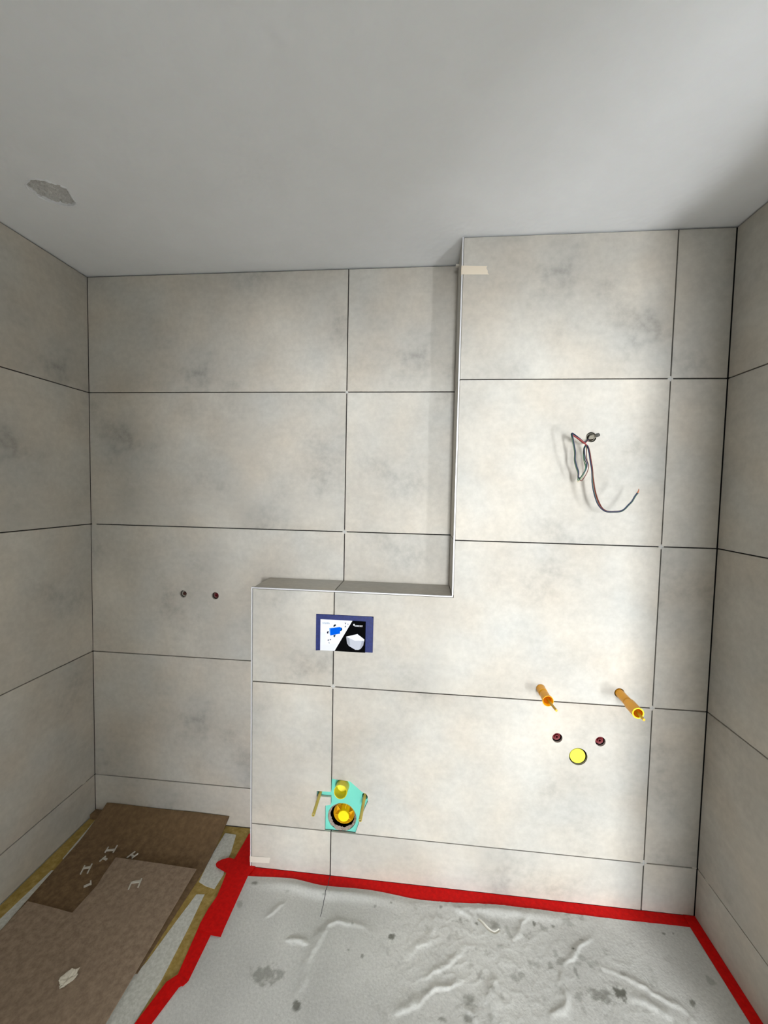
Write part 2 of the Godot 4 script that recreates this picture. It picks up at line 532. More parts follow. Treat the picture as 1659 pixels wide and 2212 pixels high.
	st = mb(); box(st, Vector3(XR + 0.009, -0.004, ZB), Vector3(XR + 0.11, YC, ZE)); obj("adhesive_bed", st, M.bed, wall_right)
	st = mb(); box(st, Vector3(XR, 2.03, ZE), Vector3(XR + 0.11, YC, ZD)); obj("unseen_lintel", st, M.plaster, wall_right)  # unseen lintel, shades the upper right of the tall boxing
	st = mb(); box(st, Vector3(XR, -0.004, ZD + 0.12), Vector3(XR + 0.11, YC, ZH)); obj("plaster", st, M.plaster, wall_right)  # unseen side wall of the hall, out of view
	# unseen rooms behind the camera, laid out to light and shade the walls in view
	var w := struct("unseen_wall_alcove", "unseen plastered wall of the wide part behind the right wall", "wall")
	st = mb(); box(st, Vector3(XR + 0.11, -0.004, ZE - 0.2), Vector3(XA + 0.2, YC, ZE)); obj("plaster", st, M.plaster, w)
	w = struct("unseen_wall_far", "unseen plastered far side wall of the wide part", "wall")
	st = mb(); box(st, Vector3(XA, -0.004, ZE), Vector3(XA + 0.2, YC, ZR + 0.3)); obj("plaster", st, M.plaster, w)
	w = struct("unseen_wall_annex", "unseen plastered wall around the window that lights the boxing from the right", "wall")
	st = mb()
	plate(st, Plane3.new(Vector3(0, 0, ZR), Vector3.LEFT, Vector3.UP), rect(-XA, -0.004, -(XR + 0.11), YC), [rect(-WX1, WY0, -WX0, WY1)], -0.3, 0.0)
	obj("plaster", st, M.plaster, w)
	w = struct("unseen_wall_rear", "unseen wall behind the camera, its wide doorway shaping light on the boxing", "wall")
	st = mb()
	plate(st, Plane3.new(Vector3(0, 0, ZD), Vector3.LEFT, Vector3.UP), rect(-(XR + 0.11), -0.004, -(XL - 0.009), YC), [rect(-DX1, -1.0, -DX0, DY)], -0.12, 0.0)
	obj("plaster", st, M.plaster, w)  # out of view, cuts the light at the top and right
	w = struct("unseen_wall_partition", "unseen partition behind the camera, placed to dim the left of the back wall", "wall")
	st = mb(); box(st, Vector3(XL - 0.009, -0.004, ZP), Vector3(PX, YC, ZP + 0.12)); obj("plaster", st, M.plaster, w)  # out of view, softens and dims light towards the left
	w = struct("unseen_wall_hall", "unseen end wall of the hall, around the window lighting the walls", "wall")
	st = mb()
	plate(st, Plane3.new(Vector3(0, 0, ZH), Vector3.LEFT, Vector3.UP), rect(-(XR + 0.11), -0.004, -(XL - 0.2), YC), [rect(-VX1, VY0, -VX0, VY1)], -0.3, 0.0)
	obj("plaster", st, M.plaster, w)
	window("window_1", "unseen window with glowing film, placed to light boxing and ceiling from the right", WX0, WY0, WX1, WY1, ZR, WL)
	window("window_2", "unseen window with glowing film, placed to light the walls from the front", VX0, VY0, VX1, VY1, ZH, VL)

# an unseen window: glowing film and an area light stand in for daylight
func window(called: String, label: String, x0: float, y0: float, x1: float, y1: float, wall_z: float, light: float) -> void:
	var win := struct(called, label, "window")
	var st := mb()
	var z := wall_z + 0.02
	var w := 0.03
	box(st, Vector3(x0 - 0.0, y0, z), Vector3(x1, y0 + w, z + 0.06))
	box(st, Vector3(x0, y1 - w, z), Vector3(x1, y1, z + 0.06))
	box(st, Vector3(x0, y0 + w, z), Vector3(x0 + w, y1 - w, z + 0.06))
	box(st, Vector3(x1 - w, y0 + w, z), Vector3(x1, y1 - w, z + 0.06))
	obj("unseen_window_frame", st, M.trim, win)
	st = mb()
	box(st, Vector3(x0 + w, y0 + w, z + 0.03), Vector3(x1 - w, y1 - w, z + 0.032))
	obj("unseen_glowing_film", st, M.film, win)
	var l := AreaLight3D.new()  # unseen source that does the lighting for the glowing film
	l.name = "unseen_window_light"
	l.area_size = Vector2(x1 - x0 - 2 * w, y1 - y0 - 2 * w)
	l.area_normalize_energy = false
	l.light_energy = light
	l.light_color = DAY
	l.area_range = 14.0
	l.area_attenuation = 2.0
	l.shadow_enabled = true
	win.add_child(l)
	l.position = Vector3((x0 + x1) / 2, (y0 + y1) / 2, z + 0.02)

func build_tiles() -> void:
	var fb := Plane3.new(Vector3(0, 0, ZB), Vector3.RIGHT, Vector3.UP)
	var ff := Plane3.new(Vector3.ZERO, Vector3.RIGHT, Vector3.UP)
	var top := YC - 0.0055 + G
	var fl := 0.002
	var rows := [[J1, top], [J2, J1], [J3, J2], [J4, J3], [fl, J4]]
	var bh := [circle(Vector2(-0.7005, 1.0885), 0.0165), circle(Vector2(-0.5471, 1.0869), 0.0165)]
	for i in 5:
		var r: Array = rows[i]
		tile(wall_back, fb, cell(XL - 0.001, r[0], XJ, r[1]), bh if i == 2 else [])
		if i < 3: tile(wall_back, fb, cell(XJ, maxf(r[0], YL - 0.005), XU + 0.02, r[1]))
	# installation wall
	var e := 0.0066   # the trim profile's width
	for i in 5:
		var r: Array = rows[i]
		tile(wall_front, ff, cell(XK, r[0], XR - 0.001, r[1]))
		if i < 2: tile(wall_front, ff, cell(XU + e - G, r[0], XK, r[1]), front_holes.slice(7) if i == 1 else [])
	var notch := [rect(XJ - 1.0, YL - e, XU + e, 9.0)]
	tile(wall_front, ff, cell(XJ, J3, XK, J2), notch + [COVER, front_holes[5], front_holes[6]])
	tile(wall_front, ff, cell(X0 + e - G, J3, XJ, YL - e + G), [COVER])
	tile(wall_front, ff, cell(X0 + e - G, J4, XJ, J3), [CUT])
	tile(wall_front, ff, cell(XJ, J4, XK, J3), [CUT, front_holes[2], front_holes[3], front_holes[4]])
	tile(wall_front, ff, cell(X0 + e - G, fl, XJ, J4))
	tile(wall_front, ff, cell(XJ, fl, XK, J4))
	# ledge and flanks of the boxing
	var fu := Plane3.new(Vector3(0, YL, 0), Vector3.RIGHT, Vector3.FORWARD)
	tile(wall_front, fu, cell(X0 + e - G, e - G, XJ, -ZB - 0.001))
	tile(wall_front, fu, cell(XJ, e - G, XU + 0.002, -ZB - 0.001))
	var fs := Plane3.new(Vector3(XU, 0, 0), Vector3.BACK, Vector3.UP)
	for r in [[J1, top], [J2, J1], [YL, J2]]: tile(wall_front, fs, cell(ZB + 0.001, r[0], -e + G, r[1]))
	fs = Plane3.new(Vector3(X0, 0, 0), Vector3.BACK, Vector3.UP)
	for r in [[J3, YL - e + G], [J4, J3], [fl, J4]]: tile(wall_front, fs, cell(ZB + 0.001, r[0], -e + G, r[1]))
	# side walls
	var fw := Plane3.new(Vector3(XL, 0, 0), Vector3.FORWARD, Vector3.UP)
	var fr := Plane3.new(Vector3(XR, 0, 0), Vector3.BACK, Vector3.UP)
	for r in rows:
		tile(wall_left, fw, cell(-1.02, r[0], -ZB + 0.001, r[1]))
		tile(wall_right, fr, cell(-0.001, r[0], ZE, r[1]))

# ------------------------------------------------------------------ metal edge profiles
func build_trims() -> void:
	var w := 0.0044
	var st := mb()
	box(st, Vector3(XU, YL + 0.0, -0.009), Vector3(XU + w, YC - 0.003, 0.0006))
	tag(obj("trim_1", st, M.trim), "white metal edge profile running up the tall boxing from the ledge", "edge trim", "", "structure")
	st = mb()
	box(st, Vector3(X0, YL - w, -0.009), Vector3(XU + w, YL, 0.0006))
	tag(obj("trim_2", st, M.trim), "white metal edge profile along the front of the ledge", "edge trim", "", "structure")
	st = mb()
	box(st, Vector3(X0, 0.001, -0.009), Vector3(X0 + w, YL - w, 0.0006))
	tag(obj("trim_3", st, M.trim), "white metal edge profile up the left corner of the low boxing", "edge trim", "", "structure")

# ------------------------------------------------------------------ pipe ends in the walls
func connector(at: Vector3, label: String, ring: Material, core: Material, tilt: Vector2, group: String) -> void:
	var t := thing("pipe_connector", label, "pipe connector", at, group)
	var axis := Vector3(tilt.x, tilt.y, 1.0)
	var st := mb()
	lathe(st, Vector3.ZERO, axis, [Vector2(0.0155, -0.06), Vector2(0.0155, -0.012), Vector2(0.0145, -0.010), Vector2(0.0085, -0.012), Vector2(0.0075, -0.03)])
	obj("socket", st, ring, t)
	st = mb()
	lathe(st, Vector3.ZERO, axis, [Vector2(0.0075, -0.03), Vector2(0.0075, -0.008), Vector2(0.0068, -0.0065), Vector2(0.0042, -0.0065), Vector2(0.0040, -0.03)])
	obj("nipple", st, core, t)
	st = mb()
	lathe(st, Vector3.ZERO, axis, [Vector2(0.0042, -0.02), Vector2(0.0, -0.02)], 16)
	obj("bore_shade", st, M.dark, t)  # near-black disc in place of the shade down the bore

func build_fixtures() -> void:
	connector(Vector3(-0.7005, 1.0885, ZB), "round grey-brown pipe connector in the back wall, further left one of that pair", M.grey_ring, M.rust, Vector2(-0.08, 0.02), "pipe connectors in the back wall")
	connector(Vector3(-0.5471, 1.0869, ZB), "round dark red pipe connector in the back wall, nearer the low boxing", M.rust, M.maroon, Vector2(-0.1, -0.05), "pipe connectors in the back wall")
	connector(Vector3(0.9167, 0.6541, 0), "dark red pipe connector in a round hole, up left of the yellow cap", M.maroon, M.maroon, Vector2(0.03, -0.03), "pipe connectors below the orange sleeves")
	connector(Vector3(1.0738, 0.6523, 0), "dark red pipe connector in a round hole, up right of the yellow cap", M.maroon, M.maroon, Vector2(0.0, 0.0), "pipe connectors below the orange sleeves")
	# waste pipe with a yellow cap
	var t := thing("waste_pipe", "round lemon yellow cap on the waste pipe between the dark red connectors", "pipe", Vector3(0.9943, 0.5883, 0))
	var st := mb()
	lathe(st, Vector3.ZERO, Vector3.BACK, [Vector2(0.0285, -0.07), Vector2(0.0285, -0.008)], 40)
	obj("pipe", st, M.grey_ring, t)
	st = mb()
	lathe(st, Vector3.ZERO, Vector3.BACK, [Vector2(0.0288, -0.012), Vector2(0.0288, -0.003), Vector2(0.0275, -0.0015), Vector2(0.0, -0.0015)], 40)
	obj("cap", st, M.lemon, t)
	# orange sleeves
	t = thing("pipe_sleeve", "shorter orange plastic sleeve sticking out of the wall, left of the two", "pipe sleeve", Vector3(0.8479, 0.8417, 0), "orange pipe sleeves")
	st = mb()
	lathe(st, Vector3.ZERO, Vector3.BACK, [Vector2(0.0162, -0.03), Vector2(0.0164, 0.036), Vector2(0.0142, 0.039), Vector2(0.0142, 0.043), Vector2(0.0158, 0.046), Vector2(0.0165, 0.082), Vector2(0.0195, 0.088), Vector2(0.0195, 0.095), Vector2(0.0178, 0.095), Vector2(0.0145, 0.086), Vector2(0.014, 0.045), Vector2(0.0, 0.045)], 36)
	obj("sleeve", st, M.orange, t)
	st = mb()
	tube(st, [Vector3(0, 0, 0.045), Vector3(0.002, 0.002, 0.10), Vector3(0.0055, 0.0064, 0.17)], 0.0042, 12)
	obj("pin", st, M.amber, t).set_meta("label", "thin yellow pin in the sleeve")
	t = thing("pipe_sleeve", "longer orange plastic sleeve with a stepped collar, nearer the right tile joint", "pipe sleeve", Vector3(1.1330, 0.8444, 0), "orange pipe sleeves")
	st = mb()
	lathe(st, Vector3.ZERO, Vector3(-0.022, 0, 1), [Vector2(0.0150, -0.03), Vector2(0.0155, 0.066), Vector2(0.0142, 0.069), Vector2(0.0142, 0.072), Vector2(0.0185, 0.082), Vector2(0.0188, 0.143), Vector2(0.0150, 0.143), Vector2(0.0140, 0.09), Vector2(0.0, 0.09)], 36)
	obj("sleeve", st, M.orange, t)
	st = mb()
	lathe(st, Vector3.ZERO, Vector3(-0.022, 0, 1), [Vector2(0.0150, 0.1432), Vector2(0.0190, 0.1432), Vector2(0.0190, 0.1415)], 36)
	obj("rim", st, M.yellow, t)
	st = mb()
	tube(st, [Vector3(-0.002, 0, 0.09), Vector3(-0.0041, -0.0009, 0.182)], 0.0045, 12)
	obj("pin", st, M.amber, t).set_meta("label", "thin yellow pin in the sleeve")

# ------------------------------------------------------------------ cistern cover
func build_cistern_cover() -> void:
	var t := thing("cistern_cover", "blue frame around a printed leaflet in the low boxing under the ledge", "cistern cover", Vector3(-0.0271, 0.9424, 0))
	var ff := Plane3.new(Vector3(0.0271, -0.9424, 0), Vector3.RIGHT, Vector3.UP)
	var st := mb()
	var o := PackedVector2Array([Vector2(-0.0265, 0.9385), Vector2(-0.0090, 0.9405), Vector2(-0.0090, 1.0662), Vector2(0.1722, 1.0662), Vector2(0.1722, 0.9426), Vector2(0.2015, 0.9426), Vector2(0.2024, 1.078), Vector2(0.2012, 1.0825), Vector2(0.198, 1.0855), Vector2(0.1945, 1.0862), Vector2(-0.0266, 1.0858)])
	plate(st, ff, o, [], -0.02, 0.0022, Vector2.ZERO, 1.0, 0.0008)
	obj("frame", st, M.blue, t)
	st = mb()
	var a := Vector2(-0.0092, 0.9405)
	var b := Vector2(0.1724, 1.0664)
	plate(st, ff, rect(a.x, a.y, b.x, b.y), [], -0.002, 0.0004)
	# its own texture coordinates: rebuild the front face with the print
	var pst := mb()
	var c := [Vector2(a.x, a.y), Vector2(b.x, a.y), b, Vector2(a.x, b.y)]
	var uv := [Vector2(0, 1), Vector2(1, 1), Vector2(1, 0), Vector2(0, 0)]
	tri(pst, ff.at(c[0], 0.0007), ff.at(c[1], 0.0007), ff.at(c[2], 0.0007), Vector3.BACK, uv[0], uv[1], uv[2])
	tri(pst, ff.at(c[0], 0.0007), ff.at(c[2], 0.0007), ff.at(c[3], 0.0007), Vector3.BACK, uv[0], uv[2], uv[3])
	obj("board", st, M.paper, t)
	var pm := mat(Color.WHITE, 0.75)
	pm.metallic_specular = 0.15
	pm.albedo_texture = leaflet()
	var sheet := obj("leaflet", pst, pm, t)
	sheet.set_meta("label", "printed leaflet, white on the left and black on the right, with a white toilet bowl")
	lettering(sheet, "SIGMA", Vector3(0.0271 - 0.0015, 1.0510 - 0.9424, 0.0009), 0.0070, Color(0.50, 0.60, 0.70))
	lettering(sheet, "GEBERIT", Vector3(0.0271 + 0.1275, 1.0463 - 0.9424, 0.0009), 0.0062, Color(0.92, 0.92, 0.94))

func lettering(parent: Node, text: String, at: Vector3, high: float, c: Color) -> void:
	var tm := TextMesh.new()
	tm.text = text
	var f := SystemFont.new()
	f.font_names = PackedStringArray(["Droid Sans"])
	f.font_weight = 700
	tm.font = f
	tm.font_size = 32
	tm.pixel_size = high / 24.0
	tm.depth = 0.0002
	tm.horizontal_alignment = HORIZONTAL_ALIGNMENT_LEFT
	var o := MeshInstance3D.new()
	o.name = "lettering"
	o.mesh = tm
	o.material_override = mat(c, 0.4)
	parent.add_child(o, true)
	o.position = at

# the print, laid out in a 906 x 610 frame and drawn at half that size
func leaflet() -> ImageTexture:
	var w := 453
	var h := 305
	var im := Image.create(w, h, false, Image.FORMAT_RGB8)
	im.fill(Color(0.93, 0.94, 0.97))
	var P := func(l: Array) -> PackedVector2Array:
		var p := PackedVector2Array()
		for q in l: p.append(Vector2(q[0] - 295, q[1] - 345 - 50.0 * (q[0] - 295) / 906.0))
		return p
	var draws := [
		[[[660, 370], [1201, 395], [1201, 420], [560, 430]], Color(0.90, 0.90, 0.93)],
		[[[295, 600], [405, 610], [405, 985], [295, 980]], Color(0.89, 0.90, 0.93)],
		[[[300, 860], [660, 815], [560, 975], [300, 965]], Color(0.88, 0.89, 0.92)],
		[[[968, 330], [1240, 330], [1240, 1080], [560, 1080], [578, 985]], Color(0.015, 0.015, 0.017)],
		[[[570, 455], [605, 450], [610, 470], [575, 500], [552, 490]], Color(0.08, 0.13, 0.16)],
		[[[450, 575], [465, 590], [450, 635], [428, 620], [430, 600]], Color(0.08, 0.09, 0.18)],
		[[[700, 510], [730, 520], [738, 550], [715, 580], [690, 580]], Color(0.02, 0.20, 0.24)],
		[[[560, 660], [605, 650], [590, 700], [565, 695]], Color(0.03, 0.18, 0.26)],
		[[[475, 525], [680, 497], [715, 520], [690, 590], [690, 630], [500, 668], [485, 640]], Color(0.35, 0.60, 0.90)],
		[[[500, 532], [695, 505], [722, 530], [690, 600], [693, 632], [500, 665]], Color(0.0, 0.36, 0.84)],
		[[[780, 420], [812, 420], [797, 456]], Color(0.36, 0.38, 0.42)],
		[[[797, 470], [814, 505], [780, 505]], Color(0.36, 0.40, 0.42)],
		[[[840, 430], [862, 445], [850, 470], [838, 455]], Color(0.62, 0.63, 0.68)],
		[[[435, 760], [470, 740], [470, 772]], Color(0.34, 0.34, 0.42)],
		[[[520, 745], [488, 732], [488, 766]], Color(0.34, 0.34, 0.42)],
		[[[465, 795], [478, 790], [488, 825], [470, 825]], Color(0.58, 0.60, 0.66)],
		[[[815, 690], [1040, 640], [1180, 745], [1175, 790], [1120, 790], [990, 770]], Color(0.90, 0.90, 0.94)],
		[[[815, 690], [990, 770], [1175, 770], [1160, 860], [1110, 930], [1060, 950], [1000, 945], [870, 870], [835, 820]], Color(0.74, 0.75, 0.79)],
		[[[815, 690], [880, 725], [900, 860], [870, 870], [835, 820]], Color(0.62, 0.63, 0.67)],
		[[[1130, 780], [1175, 770], [1160, 860], [1110, 930], [1090, 930]], Color(0.64, 0.65, 0.70)],
		[[[950, 445], [982, 443], [985, 475], [955, 477]], Color(0.95, 0.96, 0.98)],
	]
	for d in draws:
		var p: PackedVector2Array = P.call(d[0])
		var b := Rect2(p[0], Vector2.ZERO)
		for q in p: b = b.expand(q)
		for y in range(maxi(0, int(b.position.y / 2)), mini(h, int(b.end.y / 2) + 1)):
			for x in range(maxi(0, int(b.position.x / 2)), mini(w, int(b.end.x / 2) + 1)):
				if Geometry2D.is_point_in_polygon(Vector2(x * 2.0 + 1.0, y * 2.0 + 1.0), p): im.set_pixel(x, y, d[1])
	im.generate_mipmaps()
	return ImageTexture.create_from_image(im)

# ------------------------------------------------------------------ drain cut-out
func build_drain() -> void:
	var c := Vector3(0.0905, 0.2520, 0)
	var t := thing("drain_pipe", "yellow drain socket with a bright round plug at the bottom of the turquoise cut-out", "drain pipe", c)
	var st := mb()
	lathe(st, Vector3(0.005, 0.011, 0), Vector3.BACK, [Vector2(0.0425, -0.10), Vector2(0.0430, -0.013), Vector2(0.0420, -0.011), Vector2(0.0405, -0.013), Vector2(0.0330, -0.035), Vector2(0.0235, -0.040)], 48)
	obj("socket", st, M.amber, t)
	# ribs of the plug
	st = mb()
	for k in 6:
		var a := TAU * k / 6 + 0.3
		var d := Vector3(cos(a), sin(a), 0)
		var s := Vector3(-sin(a), cos(a), 0) * 0.0014
		var p := Vector3(0.005, 0.010, 0)
		quad(st, p + d * 0.022 + Vector3(0, 0, -0.012) + s, p + d * 0.040 + Vector3(0, 0, -0.018) + s, p + d * 0.036 + Vector3(0, 0, -0.036) + s, p + d * 0.022 + Vector3(0, 0, -0.039) + s, s.normalized())
		quad(st, p + d * 0.022 + Vector3(0, 0, -0.012) - s, p + d * 0.040 + Vector3(0, 0, -0.018) - s, p + d * 0.036 + Vector3(0, 0, -0.036) - s, p + d * 0.022 + Vector3(0, 0, -0.039) - s, -s.normalized())
		quad(st, p + d * 0.022 + Vector3(0, 0, -0.012) + s, p + d * 0.040 + Vector3(0, 0, -0.018) + s, p + d * 0.040 + Vector3(0, 0, -0.018) - s, p + d * 0.022 + Vector3(0, 0, -0.012) - s, Vector3.BACK)
	obj("rib", st, M.amber, t)
	st = mb()
	lathe(st, Vector3(0.005, 0.006, 0), Vector3.BACK, [Vector2(0.0236, -0.042), Vector2(0.0230, -0.004), Vector2(0.0215, -0.002), Vector2(0.0, -0.0015)], 40)
	obj("plug", st, M.yellow, t)
	# broken mortar round the socket
	st = mb()
	var nz := noise(77, 40.0, 3, 0.6)
	var n := 72
	var prev: Array = []
	for i in n + 1:
		var a := TAU * i / n
		var d := Vector3(cos(a), sin(a), 0)
		var low := clampf(-sin(a) * 0.9 + 0.1, 0.0, 1.0)
		var row: Array = []
		for k in 5:
			var r := lerpf(0.0580, 0.0500, k / 4.0)
			var wob := nz.get_noise_2d(cos(a) * 0.5 + k * 0.13, sin(a) * 0.5) * 0.006
			row.append(Vector3(-0.0025, -0.0055, 0) + d * (r + wob * 0.5) + Vector3(0, 0, -0.014 - k * 0.0022 + wob))
		if i > 0:
			for k in 4:
				var nn: Vector3 = (row[k] - prev[k]).cross(prev[k + 1] - prev[k]).normalized()
				if nn.z < 0: nn = -nn
				tri(st, prev[k], row[k], row[k + 1], nn); tri(st, prev[k], row[k + 1], prev[k + 1], nn)
		prev = row
	var mo := obj("mortar_collar", st, M.mortar, wall_front)
	mo.position = c
	mo.set_meta("label", "broken grey-brown mortar around the yellow drain socket")
	t = thing("flush_pipe", "open yellow flush pipe stub at the top of the turquoise cut-out", "pipe", Vector3(0.0896, 0.3800, -0.02))
	st = mb()
	var ax := Vector3(0.0, 0.22, 1.0)
	lathe(st, Vector3(0.0005, -0.0005, 0), ax, [Vector2(0.0262, -0.04), Vector2(0.0262, 0.062), Vector2(0.0256, 0.063), Vector2(0.0240, 0.062), Vector2(0.0238, 0.008), Vector2(0.0, 0.007)], 48)
	obj("stub", st, M.pale_yellow, t)
	# threaded rods in plastic sleeves
	for r in [[Vector3(-0.0020, 0.3470, -0.02), Vector3(-0.0010, 0.3422, 0.107), "olive yellow rod sleeve poking out of the small square slot, left of the cut-out"], [Vector3(0.1808, 0.3520, -0.02), Vector3(0.1802, 0.3417, 0.110), "olive yellow rod sleeve poking out on the right of the turquoise cut-out"]]:
		var o := thing("rod_sleeve", r[2], "rod sleeve", r[0], "rod sleeves either side of the drain")
		var d: Vector3 = r[1] - r[0]
		st = mb()
		lathe(st, Vector3.ZERO, d, [Vector2(0.0061, 0.0), Vector2(0.0061, d.length()), Vector2(0.0040, d.length()), Vector2(0.0036, d.length() - 0.03)], 20)
		obj("sleeve", st, M.olive, o)
		st = mb()
		lathe(st, Vector3.ZERO, d, [Vector2(0.0036, d.length() - 0.03), Vector2(0.0036, d.length() - 0.004), Vector2(0.0, d.length() - 0.004)], 16)
		obj("rod", st, M.alu, o)

# ------------------------------------------------------------------ wires
func build_wires() -> void:
	var A := [Vector3(0.9924, 1.7871, -0.030), Vector3(0.9790, 1.7820, 0.002), Vector3(0.9665, 1.7741, 0.020), Vector3(0.9489, 1.7658, 0.045), Vector3(0.9221, 1.7765, 0.070), Vector3(0.8977, 1.7870, 0.090)]
	var down := [Vector3(0.8886, 1.7885, 0.097), Vector3(0.8920, 1.7713, 0.100), Vector3(0.8971, 1.7490, 0.100), Vector3(0.9024, 1.7245, 0.098), Vector3(0.9040, 1.6998, 0.095), Vector3(0.9116, 1.6778, 0.090), Vector3(0.9207, 1.6581, 0.085), Vector3(0.9220, 1.6419, 0.082)]
	var up := [Vector3(0.9300, 1.6355, 0.080), Vector3(0.9392, 1.6508, 0.085), Vector3(0.9475, 1.6711, 0.085), Vector3(0.9487, 1.6887, 0.085), Vector3(0.9448, 1.7040, 0.080), Vector3(0.9425, 1.7271, 0.075), Vector3(0.9443, 1.7452, 0.070), Vector3(0.9490, 1.7545, 0.070)]
	var main := [Vector3(0.9168, 1.7758, 0.087), Vector3(0.9405, 1.7610, 0.077), Vector3(0.9520, 1.7473, 0.075), Vector3(0.9559, 1.7268, 0.080), Vector3(0.9587, 1.7013, 0.085), Vector3(0.9630, 1.6711, 0.090), Vector3(0.9634, 1.6459, 0.095), Vector3(0.9636, 1.6258, 0.100), Vector3(0.9683, 1.6010, 0.100), Vector3(0.9734, 1.5762, 0.105), Vector3(0.9820, 1.5516, 0.110), Vector3(0.9926, 1.5352, 0.115), Vector3(1.0051, 1.5271, 0.120), Vector3(1.0240, 1.5265, 0.125), Vector3(1.0450, 1.5293, 0.130), Vector3(1.0585, 1.5382, 0.130), Vector3(1.0695, 1.5514, 0.130), Vector3(1.0804, 1.5643, 0.130), Vector3(1.0888, 1.5814, 0.130), Vector3(1.0963, 1.5925, 0.130)]
	var t := thing("wire_bundle", "bundle of thin coloured wires hanging from a round hole in the wall", "wires", Vector3(0.9895, 1.7915, 0))
	var looks := [["blue wire", Color(0.09, 0.17, 0.30), true], ["black wire", Color(0.07, 0.08, 0.10), true], ["brown wire", Color(0.42, 0.22, 0.17), true], ["red wire", Color(0.55, 0.17, 0.15), false], ["pink wire", Color(0.60, 0.33, 0.33), false], ["green wire", Color(0.25, 0.42, 0.32), true], ["pale wire", Color(0.80, 0.76, 0.64), true]]
	var k := 0
	for l in looks:
		var pts: Array = A.duplicate()
		if l[2]:
			pts.append_array(down); pts.append_array(up); pts.append_array(main.slice(2))
		else:
			pts.append(Vector3(0.8900, 1.7885, 0.095)); pts.append_array(main)
		var q: Array = []
		for i in pts.size():
			var a: float = deg_to_rad([60.0, 105.0, 250.0, 225.0, 285.0, 150.0, 195.0][k]) + i * 0.07
			var spread := 0.0028
			if l[2] and i > 13 and i < 21: spread = 0.0050 + 0.001 * k
			if i > pts.size() - 14 and i < pts.size() - 9: spread = 0.0048
			if i < 3: spread = 0.002
			q.append(pts[i] + Vector3(cos(a), sin(a), [1.2, 0.9, -0.3, 0.2, -0.9, 0.6, -1.1][k] * (1.0 if i > 8 else 0.4)) * spread - t.position)
		var st := mb()
		tube(st, smooth_path(q, 5), 0.00145, 7)
		var o := obj("wire", st, mat(l[1], 0.45), t)
		o.set_meta("label", l[0])
		# bared end
		st = mb()
		var e: Vector3 = q[-1]
		tube(st, [e, e + Vector3(0.003, 0.007 + 0.001 * k, 0.0)], 0.0006, 5)
		obj("bare_end", st, mat(Color(0.72, 0.42, 0.26), 0.35, 0.7), o)
		k += 1
	# the cut conduit
	t = thing("conduit", "short cut grey conduit stub bent out of the hole beside the wires", "conduit", Vector3(0.9895, 1.7915, 0))
	var st := mb()
	var p := Vector3(0.9895, 1.7915, 0)
	lathe(st, Vector3(0, 0, 0), Vector3(0.02, 0.0, 1.0), [Vector2(0.0150, -0.06), Vector2(0.0150, -0.004), Vector2(0.0140, -0.003), Vector2(0.0128, -0.006), Vector2(0.0128, -0.06)], 32)
	obj("sleeve", st, M.conduit, t)
	st = mb()
	# a torn tongue of the tube's wall, curling out to the right
	var f := [Vector3(0.9800, 1.7840, -0.004), Vector3(0.9830, 1.7960, 0.004), Vector3(0.9930, 1.7860, 0.012), Vector3(0.9960, 1.7975, 0.016), Vector3(1.0000, 1.7915, 0.026), Vector3(1.0010, 1.7990, 0.028)]
	for i in range(0, 4, 2):
		for s in [0.0, -0.0016]:
			var d := Vector3(0, 0, s)
			var nn: Vector3 = (f[i + 1] - f[i]).cross(f[i + 2] - f[i]).normalized()
			if nn.z < 0: nn = -nn
			if s < 0: nn = -nn
			tri(st, f[i] + d - p, f[i + 1] + d - p, f[i + 2] + d - p, nn); tri(st, f[i + 1] + d - p, f[i + 2] + d - p, f[i + 3] + d - p, nn)
	tube(st, [f[0] - p, f[2] - p, f[4] - p], 0.0011, 8)
	tube(st, [f[1] - p, f[3] - p, f[5] - p], 0.0009, 8)
	obj("tongue", st, M.conduit, t)
	st = mb()
	lathe(st, Vector3(1.0005, 1.7957, 0.026) - p, Vector3(0.7, 0.25, 0.9), [Vector2(0.0, -0.004), Vector2(0.0062, -0.004), Vector2(0.0068, 0.0), Vector2(0.0062, 0.006), Vector2(0.0045, 0.007), Vector2(0.004, 0.002), Vector2(0.0, 0.002)], 20)
	obj("end_ring", st, M.conduit_end, t)

# ------------------------------------------------------------------ floor coverings
var flat := Plane3.new(Vector3.ZERO, Vector3.RIGHT, Vector3.FORWARD)

func on_floor(l: Array) -> PackedVector2Array:
	var p := PackedVector2Array()
	for q in l: p.append(Vector2(q.x, -q.y))
	return p

func flat_piece(called: String, l: Array, y0: float, y1: float, m: Material, label: String, category: String, group := "") -> MeshInstance3D:
	var st := mb()
	plate(st, flat, on_floor(l), [], y0, y1)
	var o := obj(called, st, m)
	tag(o, label, category, group)
	return o

